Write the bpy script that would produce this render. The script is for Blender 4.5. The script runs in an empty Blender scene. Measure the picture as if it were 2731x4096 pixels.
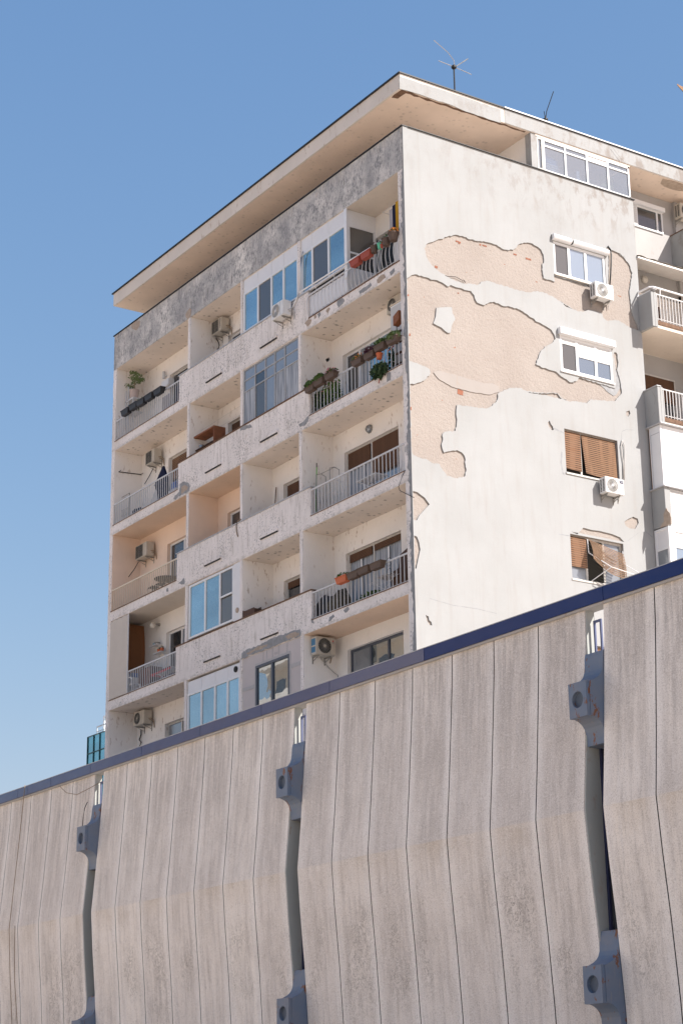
import bpy, bmesh, math, random
import numpy as np
from mathutils import Vector, Matrix
from mathutils.geometry import tessellate_polygon, delaunay_2d_cdt
random.seed(7)
C = bpy.context.scene.collection
PI = math.pi
# ------------------------------------------------------------------ camera
FPX, YAW, PITCH, ROLL = 7536.1, 0.98234, 0.30845, -0.01488
CAM = np.array([35.5647, -25.8292, 1.6])
IW, IH = 2731.0, 4096.0
def _axes():
    cy, sy, cp, sp = math.cos(YAW), math.sin(YAW), math.cos(PITCH), math.sin(PITCH)
    F = np.array([-sy*cp, cy*cp, sp]); R = np.array([cy, sy, 0.]); U = np.cross(R, F)
    cr, sr = math.cos(ROLL), math.sin(ROLL)
    return np.array([cr*R+sr*U, -sr*R+cr*U, F])
AX = _axes()
cam_d = bpy.data.cameras.new('camera'); cam = bpy.data.objects.new('camera', cam_d); C.objects.link(cam)
cam_d.sensor_fit = 'VERTICAL'; cam_d.sensor_height = 36; cam_d.sensor_width = 24; cam_d.lens = 36*FPX/IH
cam_d.clip_end = 3000; cam_d.clip_start = 0.3
mw = Matrix.Identity(4)
for i in range(3):
    mw[i][0] = AX[0][i]; mw[i][1] = AX[1][i]; mw[i][2] = -AX[2][i]; mw[i][3] = CAM[i]
cam.matrix_world = mw
bpy.context.scene.camera = cam
# ------------------------------------------------------------------ light
SUN = Vector((1.0, 0.6, 1.0)).normalized()
w = bpy.data.worlds.new('World'); bpy.context.scene.world = w; w.use_nodes = True
wn = w.node_tree.nodes; wl = w.node_tree.links
sky = wn.new('ShaderNodeTexSky'); sky.sky_type = 'NISHITA'; sky.sun_disc = False
sky.sun_elevation = math.asin(SUN.z); sky.sun_rotation = math.atan2(SUN.x, SUN.y)
sky.altitude = 100; sky.air_density = 1.5; sky.dust_density = 1.0; sky.ozone_density = 6.0
bg = wn['Background']; bg.inputs[1].default_value = 0.119
sep = wn.new('ShaderNodeSeparateColor'); com = wn.new('ShaderNodeCombineColor'); wl.new(sky.outputs[0], sep.inputs[0])
for i, (e_, k_) in enumerate(((.97, .78), (.73, .93), (.5, 1.45))):
    pw = wn.new('ShaderNodeMath'); pw.operation = 'POWER'; pw.inputs[1].default_value = e_; wl.new(sep.outputs[i], pw.inputs[0])
    ml = wn.new('ShaderNodeMath'); ml.operation = 'MULTIPLY'; ml.inputs[1].default_value = k_; wl.new(pw.outputs[0], ml.inputs[0]); wl.new(ml.outputs[0], com.inputs[i])
wl.new(com.outputs[0], bg.inputs[0])
sd = bpy.data.lights.new('sun', 'SUN'); sd.energy = 4.6; sd.angle = math.radians(0.5); sd.color = (1, .945, .88)
so = bpy.data.objects.new('sun', sd); C.objects.link(so); so.location = (60, 30, 80)
so.rotation_euler = (-SUN).to_track_quat('-Z', 'Y').to_euler()
vs = bpy.context.scene.view_settings
vs.view_transform = 'Standard'; vs.look = 'None'; vs.gamma = 1; vs.exposure = 0.92
bpy.context.scene.render.resolution_x = 682; bpy.context.scene.render.resolution_y = 1024

# ------------------------------------------------------------------ measuring helpers: a pixel read off a plane of the place
def ray(u, v, ax, val):
    d = AX.T @ np.array([(u-IW/2)/FPX, (IH/2-v)/FPX, 1.]); t = (val-CAM[ax])/d[ax]
    return CAM + t*d
def Fp(u, v, K, y):          # (x, z) on a plane y = const
    p = ray(K[0]+u/K[2], K[1]+v/K[2], 1, y); return float(p[0]), float(p[2])
def Gp(u, v, K, x):          # (y, z) on a plane x = const
    p = ray(K[0]+u/K[2], K[1]+v/K[2], 0, x); return float(p[1]), float(p[2])
C1=(400,900,2.6133);C2=(900,600,1.96);C3=(400,1700,2.6133);C4=(900,1600,1.96);C5=(350,2300,1.7422)
K6=(2100,400,2.485);K7=(2100,1200,1.96);K8=(1500,800,1.96);K9=(2150,900,4.48);K10=(2150,1600,3.824);K13=(1500,1150,4.7)
R0=(2500,600,5.88);R1=(2400,850,3.92);R2=(2450,1350,4.70);R3=(2300,1850,3.638);D0=(0,0,0.57413)

# ------------------------------------------------------------------ mesh helpers
class MB:
    def __init__(s): s.v=[]; s.f=[]
    def add(s, vs, fs):
        n=len(s.v); s.v+= [tuple(map(float,a)) for a in vs]; s.f += [tuple(n+i for i in f) for f in fs]; return s
    def box(s, x0,x1,y0,y1,z0,z1):
        if x0>x1:x0,x1=x1,x0
        if y0>y1:y0,y1=y1,y0
        if z0>z1:z0,z1=z1,z0
        return s.add([(x0,y0,z0),(x1,y0,z0),(x1,y1,z0),(x0,y1,z0),(x0,y0,z1),(x1,y0,z1),(x1,y1,z1),(x0,y1,z1)],
            [(3,2,1,0),(4,5,6,7),(0,1,5,4),(1,2,6,5),(2,3,7,6),(3,0,4,7)])
    def prism(s, poly, ax, a, b):      # poly in the plane across axis ax, swept a..b ; poly = list of 2-tuples
        n=len(poly)
        def P(p,t):
            return (t,p[0],p[1]) if ax==0 else ((p[0],t,p[1]) if ax==1 else (p[0],p[1],t))
        vs=[P(p,a) for p in poly]+[P(p,b) for p in poly]
        tri=tessellate_polygon([[Vector((p[0],p[1],0)) for p in poly]])
        fs=[tuple(t) for t in tri]+[tuple(n+i for i in reversed(t)) for t in tri]
        fs+=[(i,(i+1)%n,n+(i+1)%n,n+i) for i in range(n)]
        return s.add(vs,fs)
    def tube(s, pts, r, n=6):
        pts=[Vector(p) for p in pts]; rings=[]
        for i,p in enumerate(pts):
            d=(pts[min(i+1,len(pts)-1)]-pts[max(i-1,0)]).normalized()
            up=Vector((0,0,1)) if abs(d.z)<.9 else Vector((1,0,0))
            a=d.cross(up).normalized(); b=d.cross(a)
            rr=r[i] if isinstance(r,(list,tuple)) else r
            rings.append([p+rr*(math.cos(2*PI*k/n)*a+math.sin(2*PI*k/n)*b) for k in range(n)])
        vs=[q for g in rings for q in g]; fs=[]
        for i in range(len(pts)-1):
            for k in range(n): fs.append((i*n+k,i*n+(k+1)%n,(i+1)*n+(k+1)%n,(i+1)*n+k))
        fs.append(tuple(range(n-1,-1,-1))); fs.append(tuple((len(pts)-1)*n+k for k in range(n)))
        return s.add(vs,fs)
    def lathe(s, prof, c=(0,0,0), ax=2, n=16):   # prof = [(r,h)...] closed at both ends
        vs=[];fs=[]
        for r,h in prof:
            for k in range(n):
                a=2*PI*k/n; u,v=r*math.cos(a),r*math.sin(a)
                p=(u,v,h) if ax==2 else ((u,h,v) if ax==1 else (h,u,v))
                vs.append((p[0]+c[0],p[1]+c[1],p[2]+c[2]))
        for i in range(len(prof)-1):
            for k in range(n): fs.append((i*n+k,i*n+(k+1)%n,(i+1)*n+(k+1)%n,(i+1)*n+k))
        fs.append(tuple(range(n-1,-1,-1))); fs.append(tuple((len(prof)-1)*n+k for k in range(n)))
        return s.add(vs,fs)
    def leaves(s, c, rad, n, size, seed=0):
        rr=random.Random(seed)
        for _ in range(n):
            while True:
                q=Vector((rr.uniform(-1,1),rr.uniform(-1,1),rr.uniform(-1,1)))
                if .25<q.length<1: break
            p=Vector(c)+Vector((q.x*rad[0],q.y*rad[1],q.z*rad[2]))
            a=Vector((rr.gauss(0,1),rr.gauss(0,1),rr.gauss(0,1))).normalized()
            b=a.orthogonal().normalized(); k=size*rr.uniform(.6,1.3)
            s.add([p-a*k,p+b*k*.45,p+a*k,p-b*k*.45],[(0,1,2,3)])
        return s
    def plate(s, outer, holes, ax, a, b):   # a sheet with holes, a..b thick along axis ax
        loops=[outer]+holes; vv=[];ee=[]
        for L in loops:
            o=len(vv); vv+=[Vector((p[0],p[1])) for p in L]; ee+=[(o+i,o+(i+1)%len(L)) for i in range(len(L))]
        ov,_,of,_,_,_=delaunay_2d_cdt(vv,ee,[],0,1e-5)
        def inside(p,L):
            c=False; j=len(L)-1
            for i in range(len(L)):
                if (L[i][1]>p[1])!=(L[j][1]>p[1]) and p[0]<(L[j][0]-L[i][0])*(p[1]-L[i][1])/(L[j][1]-L[i][1])+L[i][0]: c=not c
                j=i
            return c
        tri=[]
        for f in of:
            c=sum((ov[i] for i in f),Vector((0,0)))/len(f)
            if inside(c,outer) and not any(inside(c,h) for h in holes): tri.append(tuple(f))
        ed={}
        for f in tri:
            for i in range(len(f)):
                k=(f[i],f[(i+1)%len(f)]); ed[k]=1
        n=len(ov)
        def P(p,t): return (t,p[0],p[1]) if ax==0 else ((p[0],t,p[1]) if ax==1 else (p[0],p[1],t))
        vs=[P(p,a) for p in ov]+[P(p,b) for p in ov]
        fs=tri+[tuple(n+i for i in reversed(t)) for t in tri]
        fs+=[(i,j,n+j,n+i) for (i,j) in ed if (j,i) not in ed]
        return s.add(vs,fs)
    def build(s, name, mat, parent=None, smooth=False, rel=False, bevel=0):
        me=bpy.data.meshes.new(name)
        off=Vector((0,0,0))
        if parent is not None and not rel:
            p=parent
            while p is not None: off+=p.location; p=p.parent
        me.from_pydata([tuple(Vector(a)-off) for a in s.v],[],s.f)
        bm=bmesh.new(); bm.from_mesh(me); bmesh.ops.recalc_face_normals(bm,faces=bm.faces)
        if bevel:
            bmesh.ops.bevel(bm,geom=[e for e in bm.edges if len(e.link_faces)==2 and e.calc_face_angle(0)>.6],offset=bevel,segments=2,affect='EDGES',clamp_overlap=True)
        bm.to_mesh(me); bm.free()
        if smooth:
            for p in me.polygons: p.use_smooth=True
        me.materials.append(mat)
        o=bpy.data.objects.new(name,me); C.objects.link(o)
        if parent is not None: o.parent=parent
        return o
def thing(name,label,cat,loc=(0,0,0),rz=0,group=None):
    o=bpy.data.objects.new(name,None); C.objects.link(o); o.location=loc; o.rotation_euler=(0,0,rz)
    o['label']=label; o['category']=cat
    if group: o['group']=group
    return o
def tag(o,label,cat,group=None):
    o['label']=label; o['category']=cat
    if group: o['group']=group
    return o
def rough(poly, amp, seed=0, step=.12):       # ragged version of an outline
    r=random.Random(seed); out=[]; n=len(poly)
    for i in range(n):
        a=Vector(poly[i]); b=Vector(poly[(i+1)%n]); L=(b-a).length; k=max(1,int(L/step))
        nrm=Vector((-(b-a).y,(b-a).x)); nrm=nrm.normalized() if nrm.length>0 else nrm
        for j in range(k):
            t=j/k; p=a.lerp(b,t)+ (nrm*r.uniform(-amp,amp) if j else Vector((0,0)))
            out.append((p.x,p.y))
    return out
def rect(a0,a1,b0,b1): return [(a0,b0),(a1,b0),(a1,b1),(a0,b1)]

# ------------------------------------------------------------------ materials
class N:
    def __init__(s,name):
        s.m=bpy.data.materials.new(name); s.m.use_nodes=True; s.t=s.m.node_tree; s.n=s.t.nodes; s.l=s.t.links
        s.b=s.n['Principled BSDF']; s.geo=None
    def pos(s, sc=(1,1,1), obj=False):
        if obj: src=s.n.new('ShaderNodeTexCoord').outputs['Object']
        else:
            if not s.geo: s.geo=s.n.new('ShaderNodeNewGeometry')
            src=s.geo.outputs['Position']
        mp=s.n.new('ShaderNodeMapping'); mp.inputs['Scale'].default_value=sc; s.l.new(src,mp.inputs[0]); return mp.outputs[0]
    def noise(s, vec, sc, det=4, ro=.55, dist=0):
        t=s.n.new('ShaderNodeTexNoise'); t.inputs['Scale'].default_value=sc; t.inputs['Detail'].default_value=det
        t.inputs['Roughness'].default_value=ro; t.inputs['Distortion'].default_value=dist; s.l.new(vec,t.inputs['Vector']); return t.outputs[0]
    def vor(s, vec, sc, feat='F1'):
        t=s.n.new('ShaderNodeTexVoronoi'); t.feature=feat; t.inputs['Scale'].default_value=sc; s.l.new(vec,t.inputs['Vector']); return t.outputs['Distance']
    def ramp(s, v, a, b, lo=0., hi=1.):
        t=s.n.new('ShaderNodeMapRange'); t.inputs[1].default_value=a; t.inputs[2].default_value=b; t.inputs[3].default_value=lo; t.inputs[4].default_value=hi
        s.l.new(v,t.inputs[0]); return t.outputs[0]
    def math(s, op, a, b=None):
        t=s.n.new('ShaderNodeMath'); t.operation=op
        for i,x in enumerate((a,b)):
            if x is None: continue
            if isinstance(x,(int,float)): t.inputs[i].default_value=x
            else: s.l.new(x,t.inputs[i])
        return t.outputs[0]
    def mix(s, f, a, b):
        t=s.n.new('ShaderNodeMix'); t.data_type='RGBA'
        if isinstance(f,(int,float)): t.inputs[0].default_value=f
        else: s.l.new(f,t.inputs[0])
        for i,x in ((6,a),(7,b)):
            if isinstance(x,tuple): t.inputs[i].default_value=(*x,1)
            else: s.l.new(x,t.inputs[i])
        return t.outputs[2]
    def axis(s,k):
        if not s.geo: s.geo=s.n.new('ShaderNodeNewGeometry')
        t=s.n.new('ShaderNodeSeparateXYZ'); s.l.new(s.geo.outputs['Position'],t.inputs[0]); return t.outputs[k]
    def bump(s, h, st, dist=.01):
        t=s.n.new('ShaderNodeBump'); t.inputs['Strength'].default_value=st; t.inputs['Distance'].default_value=dist
        s.l.new(h,t.inputs['Height']); s.l.new(t.outputs[0],s.b.inputs['Normal'])
    def col(s,c):
        if isinstance(c,tuple): s.b.inputs['Base Color'].default_value=(*c,1)
        else: s.l.new(c,s.b.inputs['Base Color'])
    def done(s, rough=.9, spec=.3, metal=0):
        s.b.inputs['Roughness'].default_value=rough; s.b.inputs['Specular IOR Level'].default_value=spec; s.b.inputs['Metallic'].default_value=metal
        return s.m
def plain(name, c, rough=.6, spec=.4, metal=0, var=.12, sc=9):
    s=N(name); p=s.pos(obj=True); n=s.noise(p,sc,4)
    s.col(s.mix(s.ramp(n,.3,.75,0,1),c,tuple(x*(1-var) for x in c))); return s.done(rough,spec,metal)
def m_stucco():
    s=N('weathered white stucco'); p=s.pos()
    big=s.noise(p,.55,5,.6); c=s.mix(s.ramp(big,.35,.7),(.82,.765,.74),(.69,.64,.61))
    den=s.ramp(s.noise(p,.9,3),.35,.7,.66,.545)
    sp=s.math('GREATER_THAN',s.noise(p,17,3,.7),den)
    c=s.mix(s.math('MULTIPLY',sp,.7),c,(.23,.22,.22))
    pt=s.ramp(s.noise(p,2.1,7,.7,.4),.655,.68); c=s.mix(s.math('MULTIPLY',pt,.75),c,(.34,.335,.34))
    stv=s.noise(s.pos((2.2,2.2,.6)),2.2,6,.7); c=s.mix(s.math('MULTIPLY',s.ramp(stv,.52,.75),.4),c,(.30,.28,.26))
    lv=s.math('FRACT',s.math('DIVIDE',s.math('SUBTRACT',s.axis(2),13.557),2.85))
    eb=s.math('MULTIPLY',s.ramp(lv,.012,.045,1,0),s.ramp(s.noise(s.pos((1,1,1.5)),5.5,5,.7),.44,.56)); c=s.mix(s.math('MULTIPLY',eb,.5),c,(.36,.33,.30))
    et=s.math('MULTIPLY',s.math('MULTIPLY',s.math('GREATER_THAN',lv,.05),s.ramp(lv,.105,.06,1,0)),s.ramp(s.noise(s.pos((3,3,.4)),2.6,5,.7),.5,.66)); c=s.mix(s.math('MULTIPLY',et,.45),c,(.33,.29,.25))
    pt2=s.math('MULTIPLY',s.math('MULTIPLY',s.ramp(lv,.39,.34,0,1),s.ramp(lv,.30,.385)),s.ramp(s.noise(s.pos((4,4,.5)),2.2,5,.6),.5,.7)); c=s.mix(s.math('MULTIPLY',pt2,.5),c,(.36,.33,.30))
    tan=s.ramp(s.noise(s.pos((1.3,1.3,1.9)),1.7,6,.65,.3),.66,.69); c=s.mix(s.math('MULTIPLY',tan,.5),c,(.52,.42,.34))
    s.col(c); s.bump(s.noise(p,26,4,.65),.55,.02); return s.done(.95,.15)
def m_attic():
    s=N('grey weathered attic stucco'); p=s.pos((1,1,.8))
    a=s.math('ADD',s.math('MULTIPLY',s.noise(s.pos((1,1,.7)),13,5,.8,.2),.6),s.math('MULTIPLY',s.noise(s.pos((1,1,.7)),3.2,5,.65),.45)); b=s.noise(s.pos((.8,.8,.5)),1.0,4)
    c=s.mix(s.ramp(a,.42,.58),(.20,.20,.205),(.72,.68,.64))
    c=s.mix(s.ramp(b,.36,.62,.0,.7),c,(.24,.24,.25))
    z=s.axis(2); stv=s.noise(s.pos((3,3,.5)),3.2,4,.6)
    pe=s.ramp(s.noise(s.pos((1,1,.5)),1.9,6,.6),.66,.68); c=s.mix(s.math('MULTIPLY',pe,.8),c,(.52,.44,.38))
    edge=s.math('MULTIPLY',s.ramp(z,25.75,26.15),s.ramp(stv,.45,.62)); c=s.mix(s.math('MULTIPLY',edge,.75),c,(.56,.51,.46))
    lowb=s.math('MULTIPLY',s.ramp(z,25.15,24.96),s.ramp(a,.40,.62)); c=s.mix(s.math('MULTIPLY',lowb,.6),c,(.55,.53,.51))
    dk=s.math('MULTIPLY',s.ramp(stv,.62,.7),.5); c=s.mix(dk,c,(.09,.09,.08))
    s.col(c); s.bump(a,.8,.03); return s.done(.95,.15)
def m_gable():
    s=N('cream gable plaster'); p=s.pos()
    c=s.mix(s.ramp(s.noise(p,.5,5,.6),.35,.7),(.342,.347,.350),(.308,.311,.310))
    c=s.mix(s.math('MULTIPLY',s.ramp(s.noise(s.pos((3,3,.35)),1.8,5,.6),.5,.75),.35),c,(.28,.26,.24))
    z=s.axis(2); top=s.ramp(z,24.2,26.1)
    d=s.ramp(s.noise(s.pos((1.6,1.6,.9)),1.6,7,.7,.3),.50,.62); y=s.axis(1)
    c=s.mix(s.math('MULTIPLY',s.math('MULTIPLY',top,d),s.ramp(y,1.0,6.0,.25,.8)),c,(.23,.20,.18))
    c=s.mix(s.math('MULTIPLY',s.ramp(s.noise(s.pos((1,1,2.5)),2.6,7,.75),.64,.72),.3),c,(.27,.24,.21))
    s.col(c); s.bump(s.math('ADD',s.noise(p,7,6,.7),s.noise(p,45,3)),.35,.012); return s.done(.92,.2)
def m_render():
    s=N('exposed peach render coat'); p=s.pos(); n=s.noise(p,13,6,.75)
    c=s.mix(s.ramp(s.noise(p,.8,4),.35,.7),(.345,.305,.277),(.316,.275,.248))
    c=s.mix(s.math('MULTIPLY',s.ramp(n,.60,.70),.45),c,(.23,.18,.15))
    br=s.math('MULTIPLY',s.ramp(s.noise(s.pos((1,1,2)),2.4,3),.71,.73),s.ramp(s.noise(p,9,3),.45,.5)); c=s.mix(br,c,(.30,.14,.09))
    s.col(c); s.bump(n,.9,.035); return s.done(.95,.15)
def m_soffit(name,base,dots):
    s=N(name); p=s.pos((1,1,1)); c=s.mix(s.ramp(s.noise(p,.9,5),.35,.7),base,tuple(x*.87 for x in base))
    wob=s.noise(p,9,5,.7); v=s.vor(p,5.0)
    m=s.math('MULTIPLY',s.ramp(s.math('ADD',v,s.math('MULTIPLY',wob,.6)),.40,.58,1,0),s.ramp(s.noise(p,1.1,3),.36,.52))
    c=s.mix(s.math('MULTIPLY',m,dots),c,tuple(x*.35 for x in base))
    s.col(c); s.bump(s.noise(p,30,3),.2,.01); return s.done(.95,.15)
def m_loggia(name,base,mold):
    s=N(name); p=s.pos(); c=s.mix(s.ramp(s.noise(p,.8,5),.35,.7),base,tuple(x*.9 for x in base))
    m=s.math('MULTIPLY',s.ramp(s.noise(s.pos((4,4,1.6)),2.2,5,.65),.58,.68),s.ramp(s.noise(p,.7,3),.42,.58))
    c=s.mix(s.math('MULTIPLY',m,mold),c,(.33,.22,.15))
    s.col(c); s.bump(s.noise(p,28,3),.2,.01); return s.done(.93,.15)
def m_panel():
    s=N('ribbed precast concrete'); p=s.pos()
    oi=s.n.new('ShaderNodeObjectInfo').outputs['Random']
    c=s.mix(s.ramp(s.noise(p,.5,4),.35,.7),(.89,.815,.735),(.77,.70,.63))
    c=s.mix(s.math('MULTIPLY',s.ramp(oi,0,1),.35),c,(.48,.42,.39))
    st=s.noise(s.pos((4.5,4.5,.2)),1.6,7,.7); c=s.mix(s.ramp(st,.46,.68,0,.55),c,(.36,.315,.285))
    bl=s.noise(s.pos((1,1,.6)),1.9,7,.7); c=s.mix(s.ramp(bl,.48,.66,0,.4),c,(.47,.415,.37)); st2=s.noise(s.pos((7,7,.10)),2.0,4,.6); c=s.mix(s.ramp(st2,.54,.68,0,.45),c,(.80,.75,.71))
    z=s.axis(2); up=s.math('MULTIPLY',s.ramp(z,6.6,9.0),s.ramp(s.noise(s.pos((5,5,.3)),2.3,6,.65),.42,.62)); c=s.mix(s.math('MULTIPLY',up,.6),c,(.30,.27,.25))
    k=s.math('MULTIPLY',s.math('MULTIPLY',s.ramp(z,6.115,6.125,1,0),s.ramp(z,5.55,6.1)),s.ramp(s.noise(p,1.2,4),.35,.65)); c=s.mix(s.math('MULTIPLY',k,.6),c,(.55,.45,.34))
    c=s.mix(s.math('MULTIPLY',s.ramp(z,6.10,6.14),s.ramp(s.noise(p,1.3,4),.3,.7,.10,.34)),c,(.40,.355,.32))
    er=s.noise(s.pos((1,1,.7)),5.5,6,.7,1.2); ml=s.noise(s.pos((1,1,.55)),.75,3)
    lo=s.ramp(s.math('ABSOLUTE',s.math('SUBTRACT',z,4.4)),.5,1.5,1,0)
    e=s.math('MULTIPLY',s.math('MULTIPLY',s.ramp(s.math('ABSOLUTE',s.math('SUBTRACT',er,.5)),.006,.03,1,0),s.ramp(ml,.50,.60)),lo); c=s.mix(s.math('MULTIPLY',e,.65),c,(.14,.11,.085))
    sm=s.math('MULTIPLY',s.math('MULTIPLY',s.ramp(er,.54,.7),s.ramp(ml,.48,.62)),lo); c=s.mix(s.math('MULTIPLY',sm,.45),c,(.27,.225,.17))
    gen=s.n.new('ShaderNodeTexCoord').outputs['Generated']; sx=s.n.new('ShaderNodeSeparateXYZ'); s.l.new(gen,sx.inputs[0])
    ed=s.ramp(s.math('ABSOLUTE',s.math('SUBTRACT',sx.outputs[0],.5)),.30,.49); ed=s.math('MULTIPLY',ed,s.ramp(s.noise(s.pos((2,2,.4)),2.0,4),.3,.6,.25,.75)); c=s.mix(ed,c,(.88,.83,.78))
    ag=s.noise(p,48,3,.7); c=s.mix(s.ramp(ag,.50,.66,0,.55),c,(.86,.82,.78)); c=s.mix(s.ramp(ag,.46,.34,0,.5),c,(.33,.29,.26)); 
    s.col(c); s.bump(s.math('ADD',ag,s.noise(p,14,4)),.4,.008); return s.done(.9,.25)
def m_steel():
    s=N('rusting blue painted steel'); p=s.pos()
    c=s.mix(s.ramp(s.noise(p,3,5),.35,.7),(.125,.17,.245),(.17,.19,.235))
    r=s.ramp(s.noise(s.pos((2.2,2.2,1.1)),2.3,7,.7,.4),.60,.62); c=s.mix(r,c,(.19,.075,.035))
    r2=s.ramp(s.noise(s.pos((5,5,.7)),2.3,6,.6),.62,.72,0,.5); c=s.mix(r2,c,(.33,.25,.21))
    s.col(c); s.bump(r,.3,.004); return s.done(.55,.45)
def m_coping(nm='glossy blue enamel coping',sp=.5,ct=.25):
    s=N(nm); p=s.pos(); s.col(s.mix(s.ramp(s.noise(p,1.2,4),.35,.7),(.016,.034,.125),(.02,.04,.135)))
    s.bump(s.noise(s.pos((.7,.7,2)),1.1,2),.35,.1)
    s.b.inputs['Coat Weight'].default_value=ct; s.b.inputs['Coat Roughness'].default_value=.06
    return s.done(.3,sp)
def m_glass(name, tint, mirror, dark=(.03,.035,.035), rough=.03, wav=.0):
    s=N(name); s.col(dark); s.done(.15,.6)
    g=s.n.new('ShaderNodeBsdfGlossy'); g.inputs['Color'].default_value=(*tint,1); g.inputs['Roughness'].default_value=rough
    mx=s.n.new('ShaderNodeMixShader'); mx.inputs[0].default_value=mirror
    if mirror>.3:
        rd=s.n.new('ShaderNodeObjectInfo').outputs['Random']; s.l.new(s.ramp(rd,0,1,mirror*.68,mirror*1.12),mx.inputs[0]); zc=s.noise(s.pos((.5,.5,1)),1.3,3); s.col(s.mix(s.ramp(zc,.35,.65),dark,tuple(q*2.6 for q in dark)))
    out=s.n['Material Output']; s.l.new(s.b.outputs[0],mx.inputs[1]); s.l.new(g.outputs[0],mx.inputs[2]); s.l.new(mx.outputs[0],out.inputs[0])
    if wav:
        b=s.n.new('ShaderNodeBump'); b.inputs['Strength'].default_value=wav; b.inputs['Distance'].default_value=.05
        s.l.new(s.noise(s.pos(),1.1,2),b.inputs['Height']); s.l.new(b.outputs[0],g.inputs['Normal'])
    return s.m
def m_slats(name, c1, c2, sc, gap=(.03,.02,.015), gapw=.75, wob=0):
    s=N(name); z=s.axis(2); zz=s.math('FRACT',s.math('MULTIPLY',s.math('ADD',z,s.math('MULTIPLY',s.noise(s.pos(),1.4,2),wob)),sc))
    c=s.mix(s.noise(s.pos((1.2,1.2,sc)),1.0,5,.7),c1,c2)
    g=s.math('MULTIPLY',s.math('GREATER_THAN',zz,gapw),s.ramp(s.noise(s.pos((2.4,2.4,.2)),1.6,2),.42,.5,.35,1))
    s.col(s.mix(g,c,gap)); s.bump(zz,.4,.01); return s.done(.8,.2)
def m_ground():
    s=N('pale pavement'); p=s.pos(); s.col(s.mix(s.ramp(s.noise(p,.3,5),.3,.7),(.62,.52,.42),(.55,.46,.37))); s.bump(s.noise(p,8,4),.3,.01); return s.done(.9,.2)
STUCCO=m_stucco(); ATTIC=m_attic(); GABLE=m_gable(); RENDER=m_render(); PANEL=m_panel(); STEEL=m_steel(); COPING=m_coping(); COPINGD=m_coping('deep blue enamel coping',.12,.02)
SOF=m_soffit('beige mould-spotted soffit',(.76,.67,.595),.85); SOFCLEAN=m_soffit('clean beige soffit',(.70,.62,.54),.08)
PEACH=m_loggia('peach painted loggia wall',(.80,.63,.51),.12); PEACHSOF=m_soffit('peach painted soffit',(.72,.55,.43),.12)
LOG=m_loggia('off white loggia wall',(.83,.785,.74),.8); LOGCLEAN=m_loggia('clean loggia wall',(.83,.795,.755),.08)
ROOFSOF=m_soffit('tan roof soffit',(.76,.625,.525),.35); FASCIA=m_loggia('chalky roof edge plaster',(.66,.60,.545),.7)
GREYPL=plain('smooth grey patching mortar',(.33,.335,.345),.9,.1,0,.35,7)
BEIGEPL=plain('bare beige mortar',(.46,.37,.30),.9,.1,0,.3,9)
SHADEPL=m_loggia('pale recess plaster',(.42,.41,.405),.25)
BLACK=plain('black bitumen edge',(.02,.02,.022),.5,.3); DARK=plain('dark interior',(.025,.023,.02),.9,.1); DARKGAP=plain('black joint backing',(.012,.011,.01),.9,.1)
PVC=plain('white window plastic',(.74,.74,.75),.35,.5,0,.04,4); OLDW=plain('old off white paint',(.58,.56,.53),.6,.3,0,.25,14); GREYW=plain('grey painted wood frame',(.40,.41,.43),.6,.3,0,.25,14)
ANTH=plain('anthracite frame',(.06,.07,.095),.4,.5); ZINC=plain('pale zinc flashing',(.50,.50,.52),.5,.5,.3,.2,5); BROWNEDGE=plain('rust brown flashing',(.20,.12,.08),.8,.2,0,.5,12)
RAILW=plain('off white railing paint',(.60,.59,.59),.5,.4,0,.15,10); RAILC=plain('cream railing paint',(.70,.60,.47),.5,.4,0,.1,10); RAILG=plain('grey railing paint',(.58,.58,.59),.5,.4,0,.15,10)
GSKY=m_glass('sky reflecting film glass',(.58,.75,.83),.48,(.05,.095,.12),.05,.04); GTEAL=m_glass('teal reflecting glass',(.36,.68,.78),.5,(.025,.13,.17),.03,.25)
GDARK=m_glass('dark window glass',(.9,.92,1),.07,(.03,.033,.035),.03); GMIR=m_glass('clear mirror glass',(.80,.88,.92),.55,(.02,.03,.035),.01,.03)
GGREY=m_glass('dusty greyish glass',(.8,.85,.92),.13,(.20,.215,.235),.12); GINS=m_glass('insect screen glass',(.7,.75,.8),.08,(.075,.07,.066),.2); GBLUE=m_glass('pale blue blind glass',(.8,.9,1),.25,(.19,.235,.29),.1); GCUR=m_glass('curtained window glass',(.8,.9,1),.25,(.09,.115,.145),.05)
def m_clear():
    s=N('clear dusty glass'); s.col((.30,.34,.40)); s.done(.3,.4); out=s.n['Material Output']
    tr=s.n.new('ShaderNodeBsdfTransparent'); tr.inputs[0].default_value=(.80,.86,.92,1); gl=s.n.new('ShaderNodeBsdfGlossy'); gl.inputs['Roughness'].default_value=.03
    m1=s.n.new('ShaderNodeMixShader'); m2=s.n.new('ShaderNodeMixShader'); m1.inputs[0].default_value=.30; m2.inputs[0].default_value=.14
    s.l.new(tr.outputs[0],m1.inputs[1]); s.l.new(s.b.outputs[0],m1.inputs[2]); s.l.new(m1.outputs[0],m2.inputs[1]); s.l.new(gl.outputs[0],m2.inputs[2]); s.l.new(m2.outputs[0],out.inputs[0]); return s.m
GCLEAR=m_clear()
CURT=N('sheer curtain'); CURT.col(CURT.mix(CURT.ramp(CURT.noise(CURT.pos((1,1,.05)),22,2),.4,.6),(.42,.44,.48),(.20,.22,.25))); CURT=CURT.done(.6,.3)
WOODB=m_slats('weathered brown roller slats',(.19,.085,.04),(.24,.155,.105),17.,gapw=.70); WOODD=m_slats('dark brown roller slats',(.13,.068,.04),(.10,.05,.03),24.,gapw=.8)
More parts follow.
